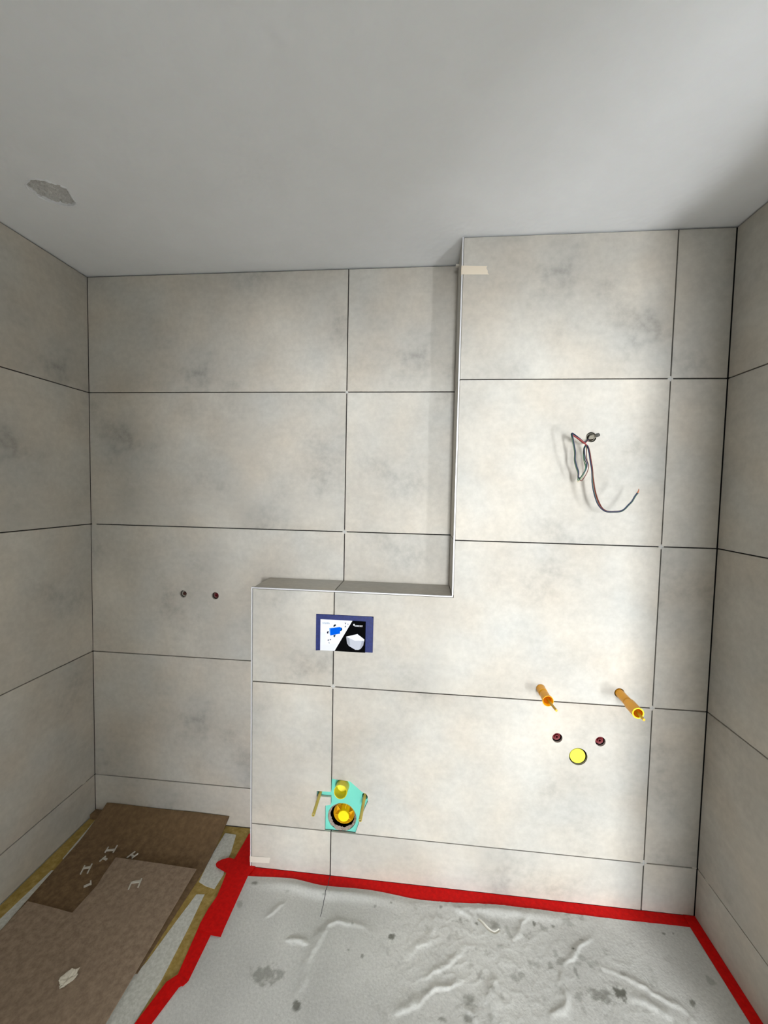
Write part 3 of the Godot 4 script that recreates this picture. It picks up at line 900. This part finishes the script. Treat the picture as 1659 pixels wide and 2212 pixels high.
func build_floor() -> void:
	var V := func(x, z): return Vector2(x, z)
	# ochre sealing membrane in the shower corner, with white joint bands on it
	flat_piece("sealing_membrane", [V.call(XL, ZB), V.call(-0.30, ZB), V.call(-0.30, 0.35), V.call(-0.33, 1.6), V.call(XL, 1.6)], -0.004, 0.0, M.membrane, "ochre sealing coat on the floor of the left corner, round the cardboard", "sealing coat")
	flat_piece("sealing_band", [V.call(-0.4790, -0.1505), V.call(-0.4250, -0.1483), V.call(-0.4060, -0.06), V.call(-0.4014, 0.0019), V.call(-0.3880, 0.045), V.call(-0.3940, 0.1072), V.call(-0.435, 0.100), V.call(-0.4700, 0.0867), V.call(-0.4810, -0.0293)], 0.0, 0.0012, M.white_band, "short pale sealing band between the rear cardboard and the red tape", "sealing band", "pale sealing bands on the ochre floor")
	flat_piece("sealing_band", [V.call(-0.4520, 0.1362), V.call(-0.4206, 0.1327), V.call(-0.4130, 0.25), V.call(-0.4090, 0.4125), V.call(-0.4194, 0.5264), V.call(-0.43, 1.5), V.call(-0.56, 1.5), V.call(-0.5500, 0.5400), V.call(-0.49, 0.3733), V.call(-0.47, 0.24)], 0.0, 0.0012, M.white_band, "long pale sealing band running forward beside the front cardboard sheet", "sealing band", "pale sealing bands on the ochre floor")
	flat_piece("sealing_band", [V.call(-1.1180, -0.1517), V.call(-1.0689, -0.1300), V.call(-1.0259, 0.0596), V.call(-1.0300, 0.075), V.call(-1.0921, 0.0566)], 0.0, 0.0012, M.white_band, "short pale sealing band by the left wall, in the rear corner", "sealing band", "pale sealing bands on the ochre floor")
	flat_piece("sealing_band", [V.call(-1.0910, 0.1099), V.call(-1.0400, 0.1060), V.call(-1.0300, 0.3476), V.call(-1.02, 1.5), V.call(-1.11, 1.5), V.call(-1.1033, 0.3056)], 0.0, 0.0012, M.white_band, "long pale sealing band along the left wall beside the cardboard", "sealing band", "pale sealing bands on the ochre floor")
	# cardboard
	cardboard_rear()
	var st := mb()
	sheet(st, [V.call(-0.8618, 0.0429), V.call(-0.78, 0.0440), V.call(-0.65, 0.0475), V.call(-0.5004, 0.0531), V.call(-0.4990, 0.2), V.call(-0.4966, 0.4008), V.call(-0.494, 0.5442), V.call(-0.49, 1.3), V.call(-1.03, 1.3), V.call(-1.0418, 0.5), V.call(-1.0484, 0.2521), V.call(-0.955, 0.2600), V.call(-0.8504, 0.2715), V.call(-0.8433, 0.1637), V.call(-0.852, 0.12)], 0.0150, 0.0050, 21)
	tag(obj("cardboard_sheet", st, M.card), "front cardboard sheet, paler grey-brown, notched at its rear left corner", "cardboard", "cardboard sheets on the shower floor")
	st = mb()
	box(st, Vector3(-1.146, 0.0, -0.185), Vector3(-1.085, 0.022, -0.150))
	tag(obj("cardboard_scrap", st, M.card_dark), "small dark cardboard scrap stuck in the rear left corner", "cardboard")
	# red tape
	var a := 0.0032
	flat_piece("red_tape", [V.call(-0.3665, -0.1533), V.call(-0.3700, -0.08), V.call(-0.3745, -0.0222), V.call(-0.400, -0.0250), V.call(-0.4237, -0.0141), V.call(-0.438, -0.0010), V.call(-0.4399, 0.0098), V.call(-0.432, 0.020), V.call(-0.4239, 0.0250), V.call(-0.3772, 0.0424), V.call(-0.371, 0.09), V.call(-0.3666, 0.1403), V.call(-0.375, 0.19), V.call(-0.3771, 0.2437), V.call(-0.3710, 0.2658), V.call(-0.3178, 0.2750), V.call(-0.2816, 0.2767), V.call(-0.2832, 0.2458), V.call(-0.2844, 0.0436), V.call(-0.27, -0.003), V.call(-0.2960, -0.003), V.call(-0.2960, -0.18)], 0.0068, 0.0078, M.tape, "wide red tape strip by the low boxing's corner, with a torn knob on its left", "tape", "red tape strips on the floor")
	flat_piece("red_tape", [V.call(-0.3773, 0.2363), V.call(-0.372, 0.30), V.call(-0.3638, 0.4033), V.call(-0.345, 0.4270), V.call(-0.3296, 0.4270), V.call(-0.3202, 0.4118), V.call(-0.3195, 0.2707)], 0.0058, 0.0066, M.tape, "narrower red tape strip carrying on forward from the wide one", "tape", "red tape strips on the floor")
	flat_piece("red_tape", [V.call(-0.3638, 0.3995), V.call(-0.3871, 0.4219), V.call(-0.40, 0.47), V.call(-0.4152, 0.5281), V.call(-0.47, 1.3), V.call(-0.42, 1.3), V.call(-0.3657, 0.5225), V.call(-0.3396, 0.4318), V.call(-0.3215, 0.4174), V.call(-0.340, 0.4050)], 0.0070, 0.0076, M.tape, "slanting red tape strip nearest the viewer on the left", "tape", "red tape strips on the floor")
	flat_piece("red_tape", [V.call(-0.2949, 0.0005), V.call(1.4424, 0.0005), V.call(1.4424, 0.070), V.call(-0.2852, 0.070)], 0.0, a, M.tape, "long red tape strip along the foot of the boxed-out wall", "tape", "red tape strips on the floor")
	flat_piece("red_tape", [V.call(1.4415, 0.002), V.call(1.4415, 0.9), V.call(1.4060, 0.9), V.call(1.4029, 0.3224), V.call(1.3990, 0.0445), V.call(1.40, 0.0400), V.call(1.4, 0.002)], 0.0062, 0.0070, M.tape, "red tape strip along the foot of the right wall", "tape", "red tape strips on the floor")
	fleece()

# a thin sheet over the floor, slightly wavy
func sheet(st: SurfaceTool, l: Array, y: float, thick: float, sd: int) -> void:
	plate(st, flat, on_floor(l), [], y, y + thick)

# the rear sheet: lies flat, its back edge bends up against the wall
func cardboard_rear() -> void:
	var st := mb()
	var n := 26
	var th := 0.0045
	var L := [Vector2(-1.060, 0.315), Vector2(-1.085, 0.02), Vector2(-1.090, -0.10), Vector2(-1.0874, -0.188)]
	var R := [Vector2(-0.4960, 0.41), Vector2(-0.476, 0.06), Vector2(-0.4785, -0.10), Vector2(-0.4772, -0.188)]
	var bot := [Vector2(-0.8567, 0.2647)]
	var along := func(a: Array, t: float) -> Vector2:
		var s: float = t * 3.0
		var i := mini(int(s), 2)
		return a[i].lerp(a[i + 1], s - i)
	var at := func(i: int, j: int) -> Vector3:
		var t := float(j) / n
		var l: Vector2 = along.call(L, t)
		var r: Vector2 = along.call(R, t)
		var p := l.lerp(r, float(i) / n)
		var lift := clampf((0.02 - p.y) / 0.205, 0.0, 1.0)
		var y := 0.002 + 0.053 * lift * lift * (1.0 - 0.12 * float(i) / n) + 0.0012 * sin(p.x * 17.0) * lift
		return Vector3(p.x, y, p.y)
	for i in n:
		for j in n:
			var q := [at.call(i, j), at.call(i + 1, j), at.call(i + 1, j + 1), at.call(i, j + 1)]
			var nn: Vector3 = (q[2] - q[0]).cross(q[1] - q[0]).normalized()
			if nn.y < 0: nn = -nn
			var up := nn * th
			tri(st, q[0] + up, q[1] + up, q[2] + up, nn); tri(st, q[0] + up, q[2] + up, q[3] + up, nn)
			tri(st, q[0], q[1], q[2], -nn); tri(st, q[0], q[2], q[3], -nn)
			if i == 0: quad(st, q[0], q[3], q[3] + up, q[0] + up, Vector3.LEFT)
			if i == n - 1: quad(st, q[1], q[2], q[2] + up, q[1] + up, Vector3.RIGHT)
			if j == 0: quad(st, q[0], q[1], q[1] + up, q[0] + up, Vector3.BACK)
			if j == n - 1: quad(st, q[2], q[3], q[3] + up, q[2] + up, Vector3.FORWARD)
	tag(obj("cardboard_sheet", st, M.card_dark), "rear cardboard sheet, darker brown, its back edge bent up against the back wall", "cardboard", "cardboard sheets on the shower floor")

var RIDGES := [
	[Vector2(0.029, 0.428), Vector2(0.043, 0.388), Vector2(0.046, 0.302), Vector2(0.067, 0.225), Vector2(0.104, 0.172), Vector2(0.179, 0.178), Vector2(0.237, 0.194)],
	[Vector2(-0.156, 0.190), Vector2(-0.127, 0.165), Vector2(-0.101, 0.127)],
	[Vector2(-0.051, 0.256), Vector2(-0.007, 0.261), Vector2(0.035, 0.262)],
	[Vector2(0.360, 0.266), Vector2(0.393, 0.236), Vector2(0.445, 0.203), Vector2(0.467, 0.156), Vector2(0.472, 0.070)],
	[Vector2(0.402, 0.386), Vector2(0.454, 0.349), Vector2(0.507, 0.335), Vector2(0.552, 0.302)],
	[Vector2(0.417, 0.322), Vector2(0.472, 0.292), Vector2(0.529, 0.256), Vector2(0.574, 0.188)],
	[Vector2(0.332, 0.414), Vector2(0.382, 0.400), Vector2(0.428, 0.366)],
	[Vector2(0.523, 0.064), Vector2(0.595, 0.105), Vector2(0.626, 0.149)],
	[Vector2(0.556, 0.377), Vector2(0.574, 0.399), Vector2(0.577, 0.417)],
	[Vector2(0.646, 0.314), Vector2(0.645, 0.358), Vector2(0.631, 0.411)],
	[Vector2(0.885, 0.240), Vector2(0.872, 0.298), Vector2(0.852, 0.352), Vector2(0.801, 0.369)],
	[Vector2(1.002, 0.211), Vector2(1.083, 0.239), Vector2(1.137, 0.268), Vector2(1.188, 0.296), Vector2(1.231, 0.323), Vector2(1.251, 0.341)],
	[Vector2(1.063, 0.296), Vector2(1.119, 0.303), Vector2(1.152, 0.323), Vector2(1.181, 0.337)],
	[Vector2(0.739, 0.167), Vector2(0.783, 0.112), Vector2(0.820, 0.068)],
	[Vector2(0.888, 0.229), Vector2(0.954, 0.177), Vector2(1.024, 0.121)],
	[Vector2(0.631, 0.368), Vector2(0.641, 0.325), Vector2(0.668, 0.286)],
]
var STAINS := [[-0.082, 0.366, 0.052, 0.0267, 0.30], [-0.040, 0.355, 0.018, 0.0124, 0.25], [0.312, 0.203, 0.0114, 0.0106, 0.5], [0.220, 0.277, 0.0047, 0.0069, 0.35], [0.040, 0.434, 0.0126, 0.0153, 0.5], [-0.250, 0.070, 0.0146, 0.0093, 0.4], [1.049, 0.288, 0.0192, 0.019, 0.6], [0.983, 0.300, 0.0366, 0.0224, 0.30], [0.976, 0.301, 0.0102, 0.0076, 0.3], [1.261, 0.287, 0.0102, 0.0113, 0.45], [0.829, 0.099, 0.0068, 0.0084, 0.5], [0.898, 0.100, 0.0085, 0.0051, 0.4], [0.943, 0.172, 0.0048, 0.0046, 0.6], [0.619, 0.123, 0.0068, 0.0066, 0.45], [0.545, 0.125, 0.0135, 0.0049, 0.2], [0.562, 0.117, 0.0068, 0.01, 0.3], [0.491, 0.077, 0.0053, 0.0089, 0.3], [0.302, 0.085, 0.0053, 0.0035, 0.3], [0.242, 0.104, 0.0053, 0.0052, 0.3], [0.167, 0.179, 0.005, 0.0048, 0.3], [0.170, 0.263, 0.0048, 0.0042, 0.3], [0.691, 0.194, 0.0129, 0.009, 0.22], [0.570, 0.360, 0.0201, 0.0188, 0.25], [0.482, 0.417, 0.0138, 0.0066, 0.3], [0.558, 0.406, 0.0111, 0.0154, 0.3], [1.288, 0.079, 0.0067, 0.005, 0.4], [1.323, 0.075, 0.0051, 0.0051, 0.4], [0.982, 0.138, 0.0065, 0.0048, 0.25], [1.361, 0.217, 0.0137, 0.0165, 0.2], [0.929, 0.243, 0.0061, 0.0191, 0.25], [0.041, 0.088, 0.0072, 0.0036, 0.2], [-0.107, 0.087, 0.009, 0.0055, 0.15], [-0.268, 0.156, 0.0104, 0.0134, 0.2], [0.724, 0.183, 0.0032, 0.0045, 0.3], [0.798, 0.232, 0.0187, 0.0126, 0.15]]
var EDGE := [Vector2(-0.36, 0.0417), Vector2(-0.2852, 0.0417), Vector2(-0.1126, 0.0332), Vector2(0.0361, 0.0482), Vector2(0.1963, 0.0436), Vector2(0.4277, 0.0592), Vector2(0.7519, 0.0444), Vector2(1.0896, 0.0463), Vector2(1.43, 0.0445)]

func edge_at(x: float) -> float:
	for i in EDGE.size() - 1:
		if x <= EDGE[i + 1].x:
			var t := clampf((x - EDGE[i].x) / (EDGE[i + 1].x - EDGE[i].x), 0.0, 1.0)
			return lerpf(EDGE[i].y, EDGE[i + 1].y, t * t * (3.0 - 2.0 * t))
	return EDGE[-1].y

var nf1: FastNoiseLite
var nf2: FastNoiseLite
var nf3: FastNoiseLite

func fleece_height(x: float, z: float) -> float:
	var e := edge_at(x)
	var inn := z - e
	# lies a little over the tape's edge; bulges along the rear between the corner and the middle
	var h := 0.0038 + 0.0010 * (nf1.get_noise_2d(x, z) + 0.4)
	var bulge := 0.012 * exp(-pow((x - 0.06) / 0.22, 2.0)) * exp(-pow((inn - 0.028) / 0.022, 2.0)) + 0.007 * exp(-pow((x - 0.72) / 0.2, 2.0)) * exp(-pow((inn - 0.022) / 0.018, 2.0))
	h += bulge
	var mask := exp(-pow((x - 0.56) / 0.24, 2.0)) + 0.5 * exp(-pow((x - 1.0) / 0.25, 2.0)) + 0.12
	var r := 1.0 - absf(nf2.get_noise_2d(x, z * 0.8))
	h += mask * 0.0016 * pow(r, 5.0)
	var wx := x + 0.012 * nf1.get_noise_2d(x * 4.0 + 5.0, z * 4.0)
	var wz := z + 0.012 * nf1.get_noise_2d(x * 4.0 - 7.0, z * 4.0)
	var at := Vector2(wx, wz)
	for k in RIDGES.size():
		var rd: Array = RIDGES[k]
		var b0: Vector2 = rd[0]
		if absf(x - b0.x) > 0.35 or absf(z - b0.y) > 0.35: continue
		var d2 := 1e9
		var along := 0.0
		var side := 1.0
		for i in rd.size() - 1:
			var p := Geometry2D.get_closest_point_to_segment(at, rd[i], rd[i + 1])
			var q := p.distance_squared_to(at)
			if q < d2:
				d2 = q
				var len: float = maxf((rd[i + 1] - rd[i]).length(), 1e-4)
				along = (i + (p - rd[i]).length() / len) / (rd.size() - 1.0)
				side = signf((rd[i + 1] - rd[i]).cross(at - rd[i]))
		if d2 < 0.006:
			var w := (0.0060 if k % 3 != 0 else 0.0085) * (1.0 if side > 0 else 2.0)
			h += (0.0052 if k % 2 == 0 else 0.0040) * pow(sin(PI * clampf(along, 0.02, 0.98)), 0.7) * exp(-d2 / (w * w))
	# held down under the tape on the left and on the right
	var pin := clampf((x + 0.29) / 0.03, 0.0, 1.0) * clampf((1.40 - x) / 0.03, 0.0, 1.0)
	h = lerpf(0.0040, h, clampf(pin, 0.0, 1.0))
	if z < e: h = 0.0036
	return h

func fleece_colour(x: float, z: float) -> Color:
	var c := Color(0.82, 0.82, 0.80)
	var g := nf3.get_noise_2d(x, z)
	c = c * (1.0 + 0.10 * nf1.get_noise_2d(x * 0.7 + 3.0, z * 0.7))
	var dark := 0.0
	for s in STAINS:
		var dx: float = (x - s[0]) / s[2]
		var dz: float = (z - s[1]) / s[3]
		if absf(dx) > 2.0 or absf(dz) > 2.0: continue
		var q := sqrt(dx * dx + dz * dz) + g * 0.9
		dark = maxf(dark, s[4] * smoothstep(0.0, 1.0, clampf((1.2 - q) / 0.7, 0.0, 1.0)))
	var grime := clampf((nf3.get_noise_2d(x * 0.35 + 9.0, z * 0.35) - 0.30) * 1.2, 0.0, 0.2) * exp(-pow((x - 0.8) / 0.45, 2.0))
	dark = maxf(dark, grime * clampf((0.52 - z) / 0.06, 0.0, 1.0))
	return c.lerp(Color(0.17, 0.17, 0.13), dark)

func fleece() -> void:
	nf1 = noise(81, 3.0, 3, 0.5)
	nf2 = noise(82, 13.0, 3, 0.5)
	nf3 = noise(83, 32.0, 4, 0.6)
	var zs: Array = []
	for i in 131: zs.append(i * 0.0038)
	var z := 0.51
	while z < 3.6:
		zs.append(z); z += 0.06
	var nx := 420
	var pos := PackedVector3Array()
	var col := PackedColorArray()
	var idx := PackedInt32Array()
	for j in zs.size():
		for i in nx + 1:
			var zl: float = zs[j]
			var x0 := -0.335 if zl < 0.40 else lerpf(-0.345, -0.39, clampf((zl - 0.40) / 0.12, 0.0, 1.0))
			if zl > 0.52: x0 = -0.39 - 0.055 * (zl - 0.52)
			var x := lerpf(x0, 1.42, float(i) / nx)
			var e := edge_at(x)
			var zz := zl + e * (1.0 - clampf(zl / 0.3, 0.0, 1.0))
			var y := fleece_height(x, zz) if zz < 0.56 else 0.005
			pos.append(Vector3(x, y, zz))
			col.append(fleece_colour(x, zz))
	for j in zs.size() - 1:
		for i in nx:
			var a := j * (nx + 1) + i
			var b := a + nx + 1
			idx.append_array([a, a + 1, b, a + 1, b + 1, b])
	var st := SurfaceTool.new()
	st.begin(Mesh.PRIMITIVE_TRIANGLES)
	for i in pos.size():
		st.set_color(Color(pow(col[i].r, 2.2), pow(col[i].g, 2.2), pow(col[i].b, 2.2)))
		st.set_smooth_group(0)
		st.add_vertex(pos[i])
	for i in idx: st.add_index(i)
	st.generate_normals()
	var o := obj("protective_fleece", st, M.fleece)
	tag(o, "stained pale grey protective fleece lying wrinkled over the floor, edged with red tape", "floor fleece")
	# the thin dark line that carries the tile joint on across tape and fleece
	st = mb()
	var prev := Vector3.ZERO
	for i in 34:
		var zz := 0.001 + 0.165 * i / 33.0
		var x := 0.0452 + 0.0006 * sin(i * 1.1) + (0.0018 * clampf((zz - 0.08) / 0.08, 0.0, 1.0))
		var p := Vector3(x, maxf(0.0035, fleece_height(x, zz) if zz > edge_at(x) else 0.0035) + 0.0006, zz)
		if i > 0:
			var w := Vector3(0.0011, 0, 0)
			quad(st, prev - w, prev + w, p + w, p - w, Vector3.UP)
			var dn := Vector3(0, -0.0008, 0)
			quad(st, prev - w, p - w, p - w + dn, prev - w + dn, Vector3.LEFT)
			quad(st, prev + w, p + w, p + w + dn, prev + w + dn, Vector3.RIGHT)
		prev = p
	tag(obj("marking_line", st, M.pencil), "thin dark line running from the tile joint across the red tape and fleece", "line")

# ------------------------------------------------------------------ bits and pieces
func h_spacer(at: Vector3, turn: float, legs: Array, label: String, tilt := 0.0) -> void:
	# two legs and a bar; legs: [left up, left down, right up, right down] lengths, bar half-length
	var st := mb()
	var w := 0.0026
	var h := 0.004
	var b: float = legs[4]
	if legs[0] + legs[1] > 0: box(st, Vector3(-b - w, 0, -legs[0]), Vector3(-b + w, h, legs[1]))
	if legs[2] + legs[3] > 0: box(st, Vector3(b - w, 0, -legs[2]), Vector3(b + w, h, legs[3]))
	box(st, Vector3(-b + w, 0, -0.0045), Vector3(b - w, h, 0.0045))
	var o := obj("loose_spacer", st, M.spacer)
	o.position = at
	o.rotation = Vector3(0, turn, tilt)
	o.scale = Vector3(0.84, 1.0, 0.84)
	tag(o, label, "tile spacer", "loose spacers on the cardboard")

func build_debris() -> void:
	h_spacer(Vector3(-0.9510, 0.0072, 0.0900), 0.35, [0.015, 0.032, 0.017, 0.034, 0.0150], "white H-shaped tile spacer left of the other bits, on the rear cardboard")
	h_spacer(Vector3(-0.9150, 0.0110, 0.0060), 0.22, [0.020, 0.012, 0.026, 0.016, 0.0200], "white H-shaped tile spacer at the back, upper one of an overlapping two")
	h_spacer(Vector3(-0.9080, 0.0072, 0.0440), -0.25, [0.012, 0.020, 0.0, 0.0, 0.0130], "white broken tile spacer, lower one of an overlapping two")
	h_spacer(Vector3(-0.8030, 0.0120, 0.0210), -0.40, [0.022, 0.020, 0.020, 0.012, 0.0140], "white H-shaped tile spacer lying at the rear edge of the front cardboard", 0.12)
	h_spacer(Vector3(-0.8900, 0.0072, 0.1600), 0.75, [0.0, 0.0, 0.018, 0.006, 0.0150], "small broken L-shaped white spacer beside the notch of the front cardboard")
	h_spacer(Vector3(-0.7020, 0.0202, 0.1360), 0.28, [0.002, 0.034, 0.014, 0.030, 0.0195], "white U-shaped tile spacer alone on the front cardboard sheet")
	# crumbled lump
	var st := mb()
	var nz := noise(61, 30.0, 3, 0.5)
	var n := 18
	var grid: Array = []
	for j in n + 1:
		var row: Array = []
		for i in n + 1:
			var th := PI * j / n
			var ph := TAU * (i % n) / n
			var d := Vector3(sin(th) * cos(ph), cos(th), sin(th) * sin(ph))
			var r := 1.0 + 0.75 * nz.get_noise_3d(d.x * 0.028 + 3.0, d.y * 0.028, d.z * 0.028)
			row.append(Vector3(d.x * 0.014, d.y * 0.009 + 0.008, d.z * 0.022) * r)
		grid.append(row)
	for j in n:
		for i in n:
			var q := [grid[j][i], grid[j][i + 1], grid[j + 1][i + 1], grid[j + 1][i]]
			var nn: Vector3 = (q[2] - q[0]).cross(q[3] - q[1])
			nn = nn.normalized() if nn.length() > 1e-12 else Vector3.UP
			if nn.dot(q[0] + q[2] - Vector3(0, 0.016, 0)) < 0: nn = -nn
			tri(st, q[0], q[1], q[2], nn); tri(st, q[0], q[2], q[3], nn)
	var o := obj("plaster_lump", st, M.lump)
	o.position = Vector3(-0.6864, 0.0200, 0.4640)
	o.rotation.y = -0.5
	tag(o, "small off-white plaster lump on the front cardboard sheet", "plaster lump")
	# curled strip on the fleece
	st = mb()
	var l := [Vector3(0.6260, 0.009, 0.112), Vector3(0.6400, 0.012, 0.127), Vector3(0.6530, 0.012, 0.142), Vector3(0.6680, 0.011, 0.153), Vector3(0.6820, 0.010, 0.1545), Vector3(0.6980, 0.013, 0.146)]
	var sp := smooth_path(l, 4)
	for i in sp.size() - 1:
		var t: Vector3 = (sp[i + 1] - sp[i]).normalized()
		var s := t.cross(Vector3.UP).normalized()
		var prof: Array = []
		for a in [0, 1]:
			var wd: float = 0.0055 * (1.0 - 0.35 * absf(float(i + a) / sp.size() - 0.35))
			prof.append([sp[i + a] - s * wd + Vector3(0, 0.003, 0), sp[i + a], sp[i + a] + s * wd + Vector3(0, 0.004, 0)])
		for k in 2:
			var q := [prof[0][k], prof[0][k + 1], prof[1][k + 1], prof[1][k]]
			var nn: Vector3 = (q[1] - q[0]).cross(q[2] - q[0]).normalized()
			if nn.y < 0: nn = -nn
			quad(st, q[0], q[1], q[2], q[3], nn)
			var dn := -nn * 0.0008
			quad(st, q[0] + dn, q[1] + dn, q[2] + dn, q[3] + dn, -nn)
	tag(obj("paper_strip", st, M.paper), "curled white strip of paper lying on the fleece", "paper strip")
	# masking tape
	var ff := Plane3.new(Vector3.ZERO, Vector3.RIGHT, Vector3.UP)
	st = mb()
	plate(st, ff, PackedVector2Array([Vector2(XU - 0.0004, 2.4150), Vector2(0.5965, 2.4105), Vector2(0.5935, 2.4030), Vector2(0.5990, 2.3930), Vector2(0.5990, 2.3850), Vector2(0.6040, 2.3800), Vector2(XU - 0.0004, 2.3830)]), [], 0.0007, 0.0013)
	box(st, Vector3(XU - 0.0010, 2.3830, -0.020), Vector3(XU - 0.0003, 2.4150, 0.0013))
	tag(obj("masking_tape", st, M.masking), "short strip of cream masking tape high on the tall boxing's left edge", "masking tape", "masking tape strips")
	st = mb()
	plate(st, ff, PackedVector2Array([Vector2(X0 - 0.0004, 0.0497), Vector2(-0.2061, 0.0534), Vector2(-0.2100, 0.0430), Vector2(-0.2119, 0.0286), Vector2(X0 - 0.0004, 0.0235)]), [], 0.0007, 0.0013)
	box(st, Vector3(X0 - 0.0010, 0.0235, -0.030), Vector3(X0 - 0.0003, 0.0497, 0.0013))
	tag(obj("masking_tape", st, mat(Color(0.84, 0.82, 0.77), 0.7)), "short strip of pale masking tape low on the low boxing's left corner", "masking tape", "masking tape strips")

func build_spacers() -> void:
	var r := Vector3.RIGHT
	var u := Vector3.UP
	spacer_cross(Vector3(XK, J1, 0), r, u, "pale spacer cross where the right joint meets the topmost row of the tall boxing")
	spacer_cross(Vector3(XK, J2, 0), r, u, "pale spacer cross in the right joint, right of the hanging wires and lower")
	spacer_cross(Vector3(XK, J3, 0), r, u, "pale spacer cross in the right joint beside the longer orange sleeve")
	spacer_cross(Vector3(XK, J4, 0), r, u, "pale spacer cross in the right joint just above the red tape", 0.011)
	spacer_cross(Vector3(XJ, J3, 0), r, u, "pale spacer cross in the joint below the blue cistern cover")
	spacer_cross(Vector3(XJ, J1, ZB), r, u, "pale spacer cross high in the back wall's vertical joint", 0.006)
	spacer_cross(Vector3(XJ, J2, ZB), r, u, "pale spacer cross in the back wall's vertical joint just above the ledge")
	spacer_cross(Vector3(XL + 0.0150, J2, ZB), r, u, "white spacer in the rear left corner, halfway up the back wall", 0.010, M.spacer)
	spacer_cross(Vector3(XR - 0.0100, J4, 0), r, u, "white spacer low in the corner of the boxed-out wall and the right wall", 0.008, M.spacer)
	spacer_cross(Vector3(XR, J4, 0.0500), Vector3.BACK, u, "white spacer low in the right wall's joint", 0.009, M.spacer)
	spacer_cross(Vector3(XL, J4, -0.1300), Vector3.FORWARD, u, "white spacer low in the left wall's joint", 0.010, M.spacer)
	var st := mb()
	box(st, Vector3(0.4890, 2.4650, -0.108), Vector3(0.5020, 2.4730, -0.096))
	tag(obj("tile_spacer", st, M.spacer), "white spacer nub under the ceiling beside the tall boxing's edge", "tile spacer", "spacers left in the tile joints")
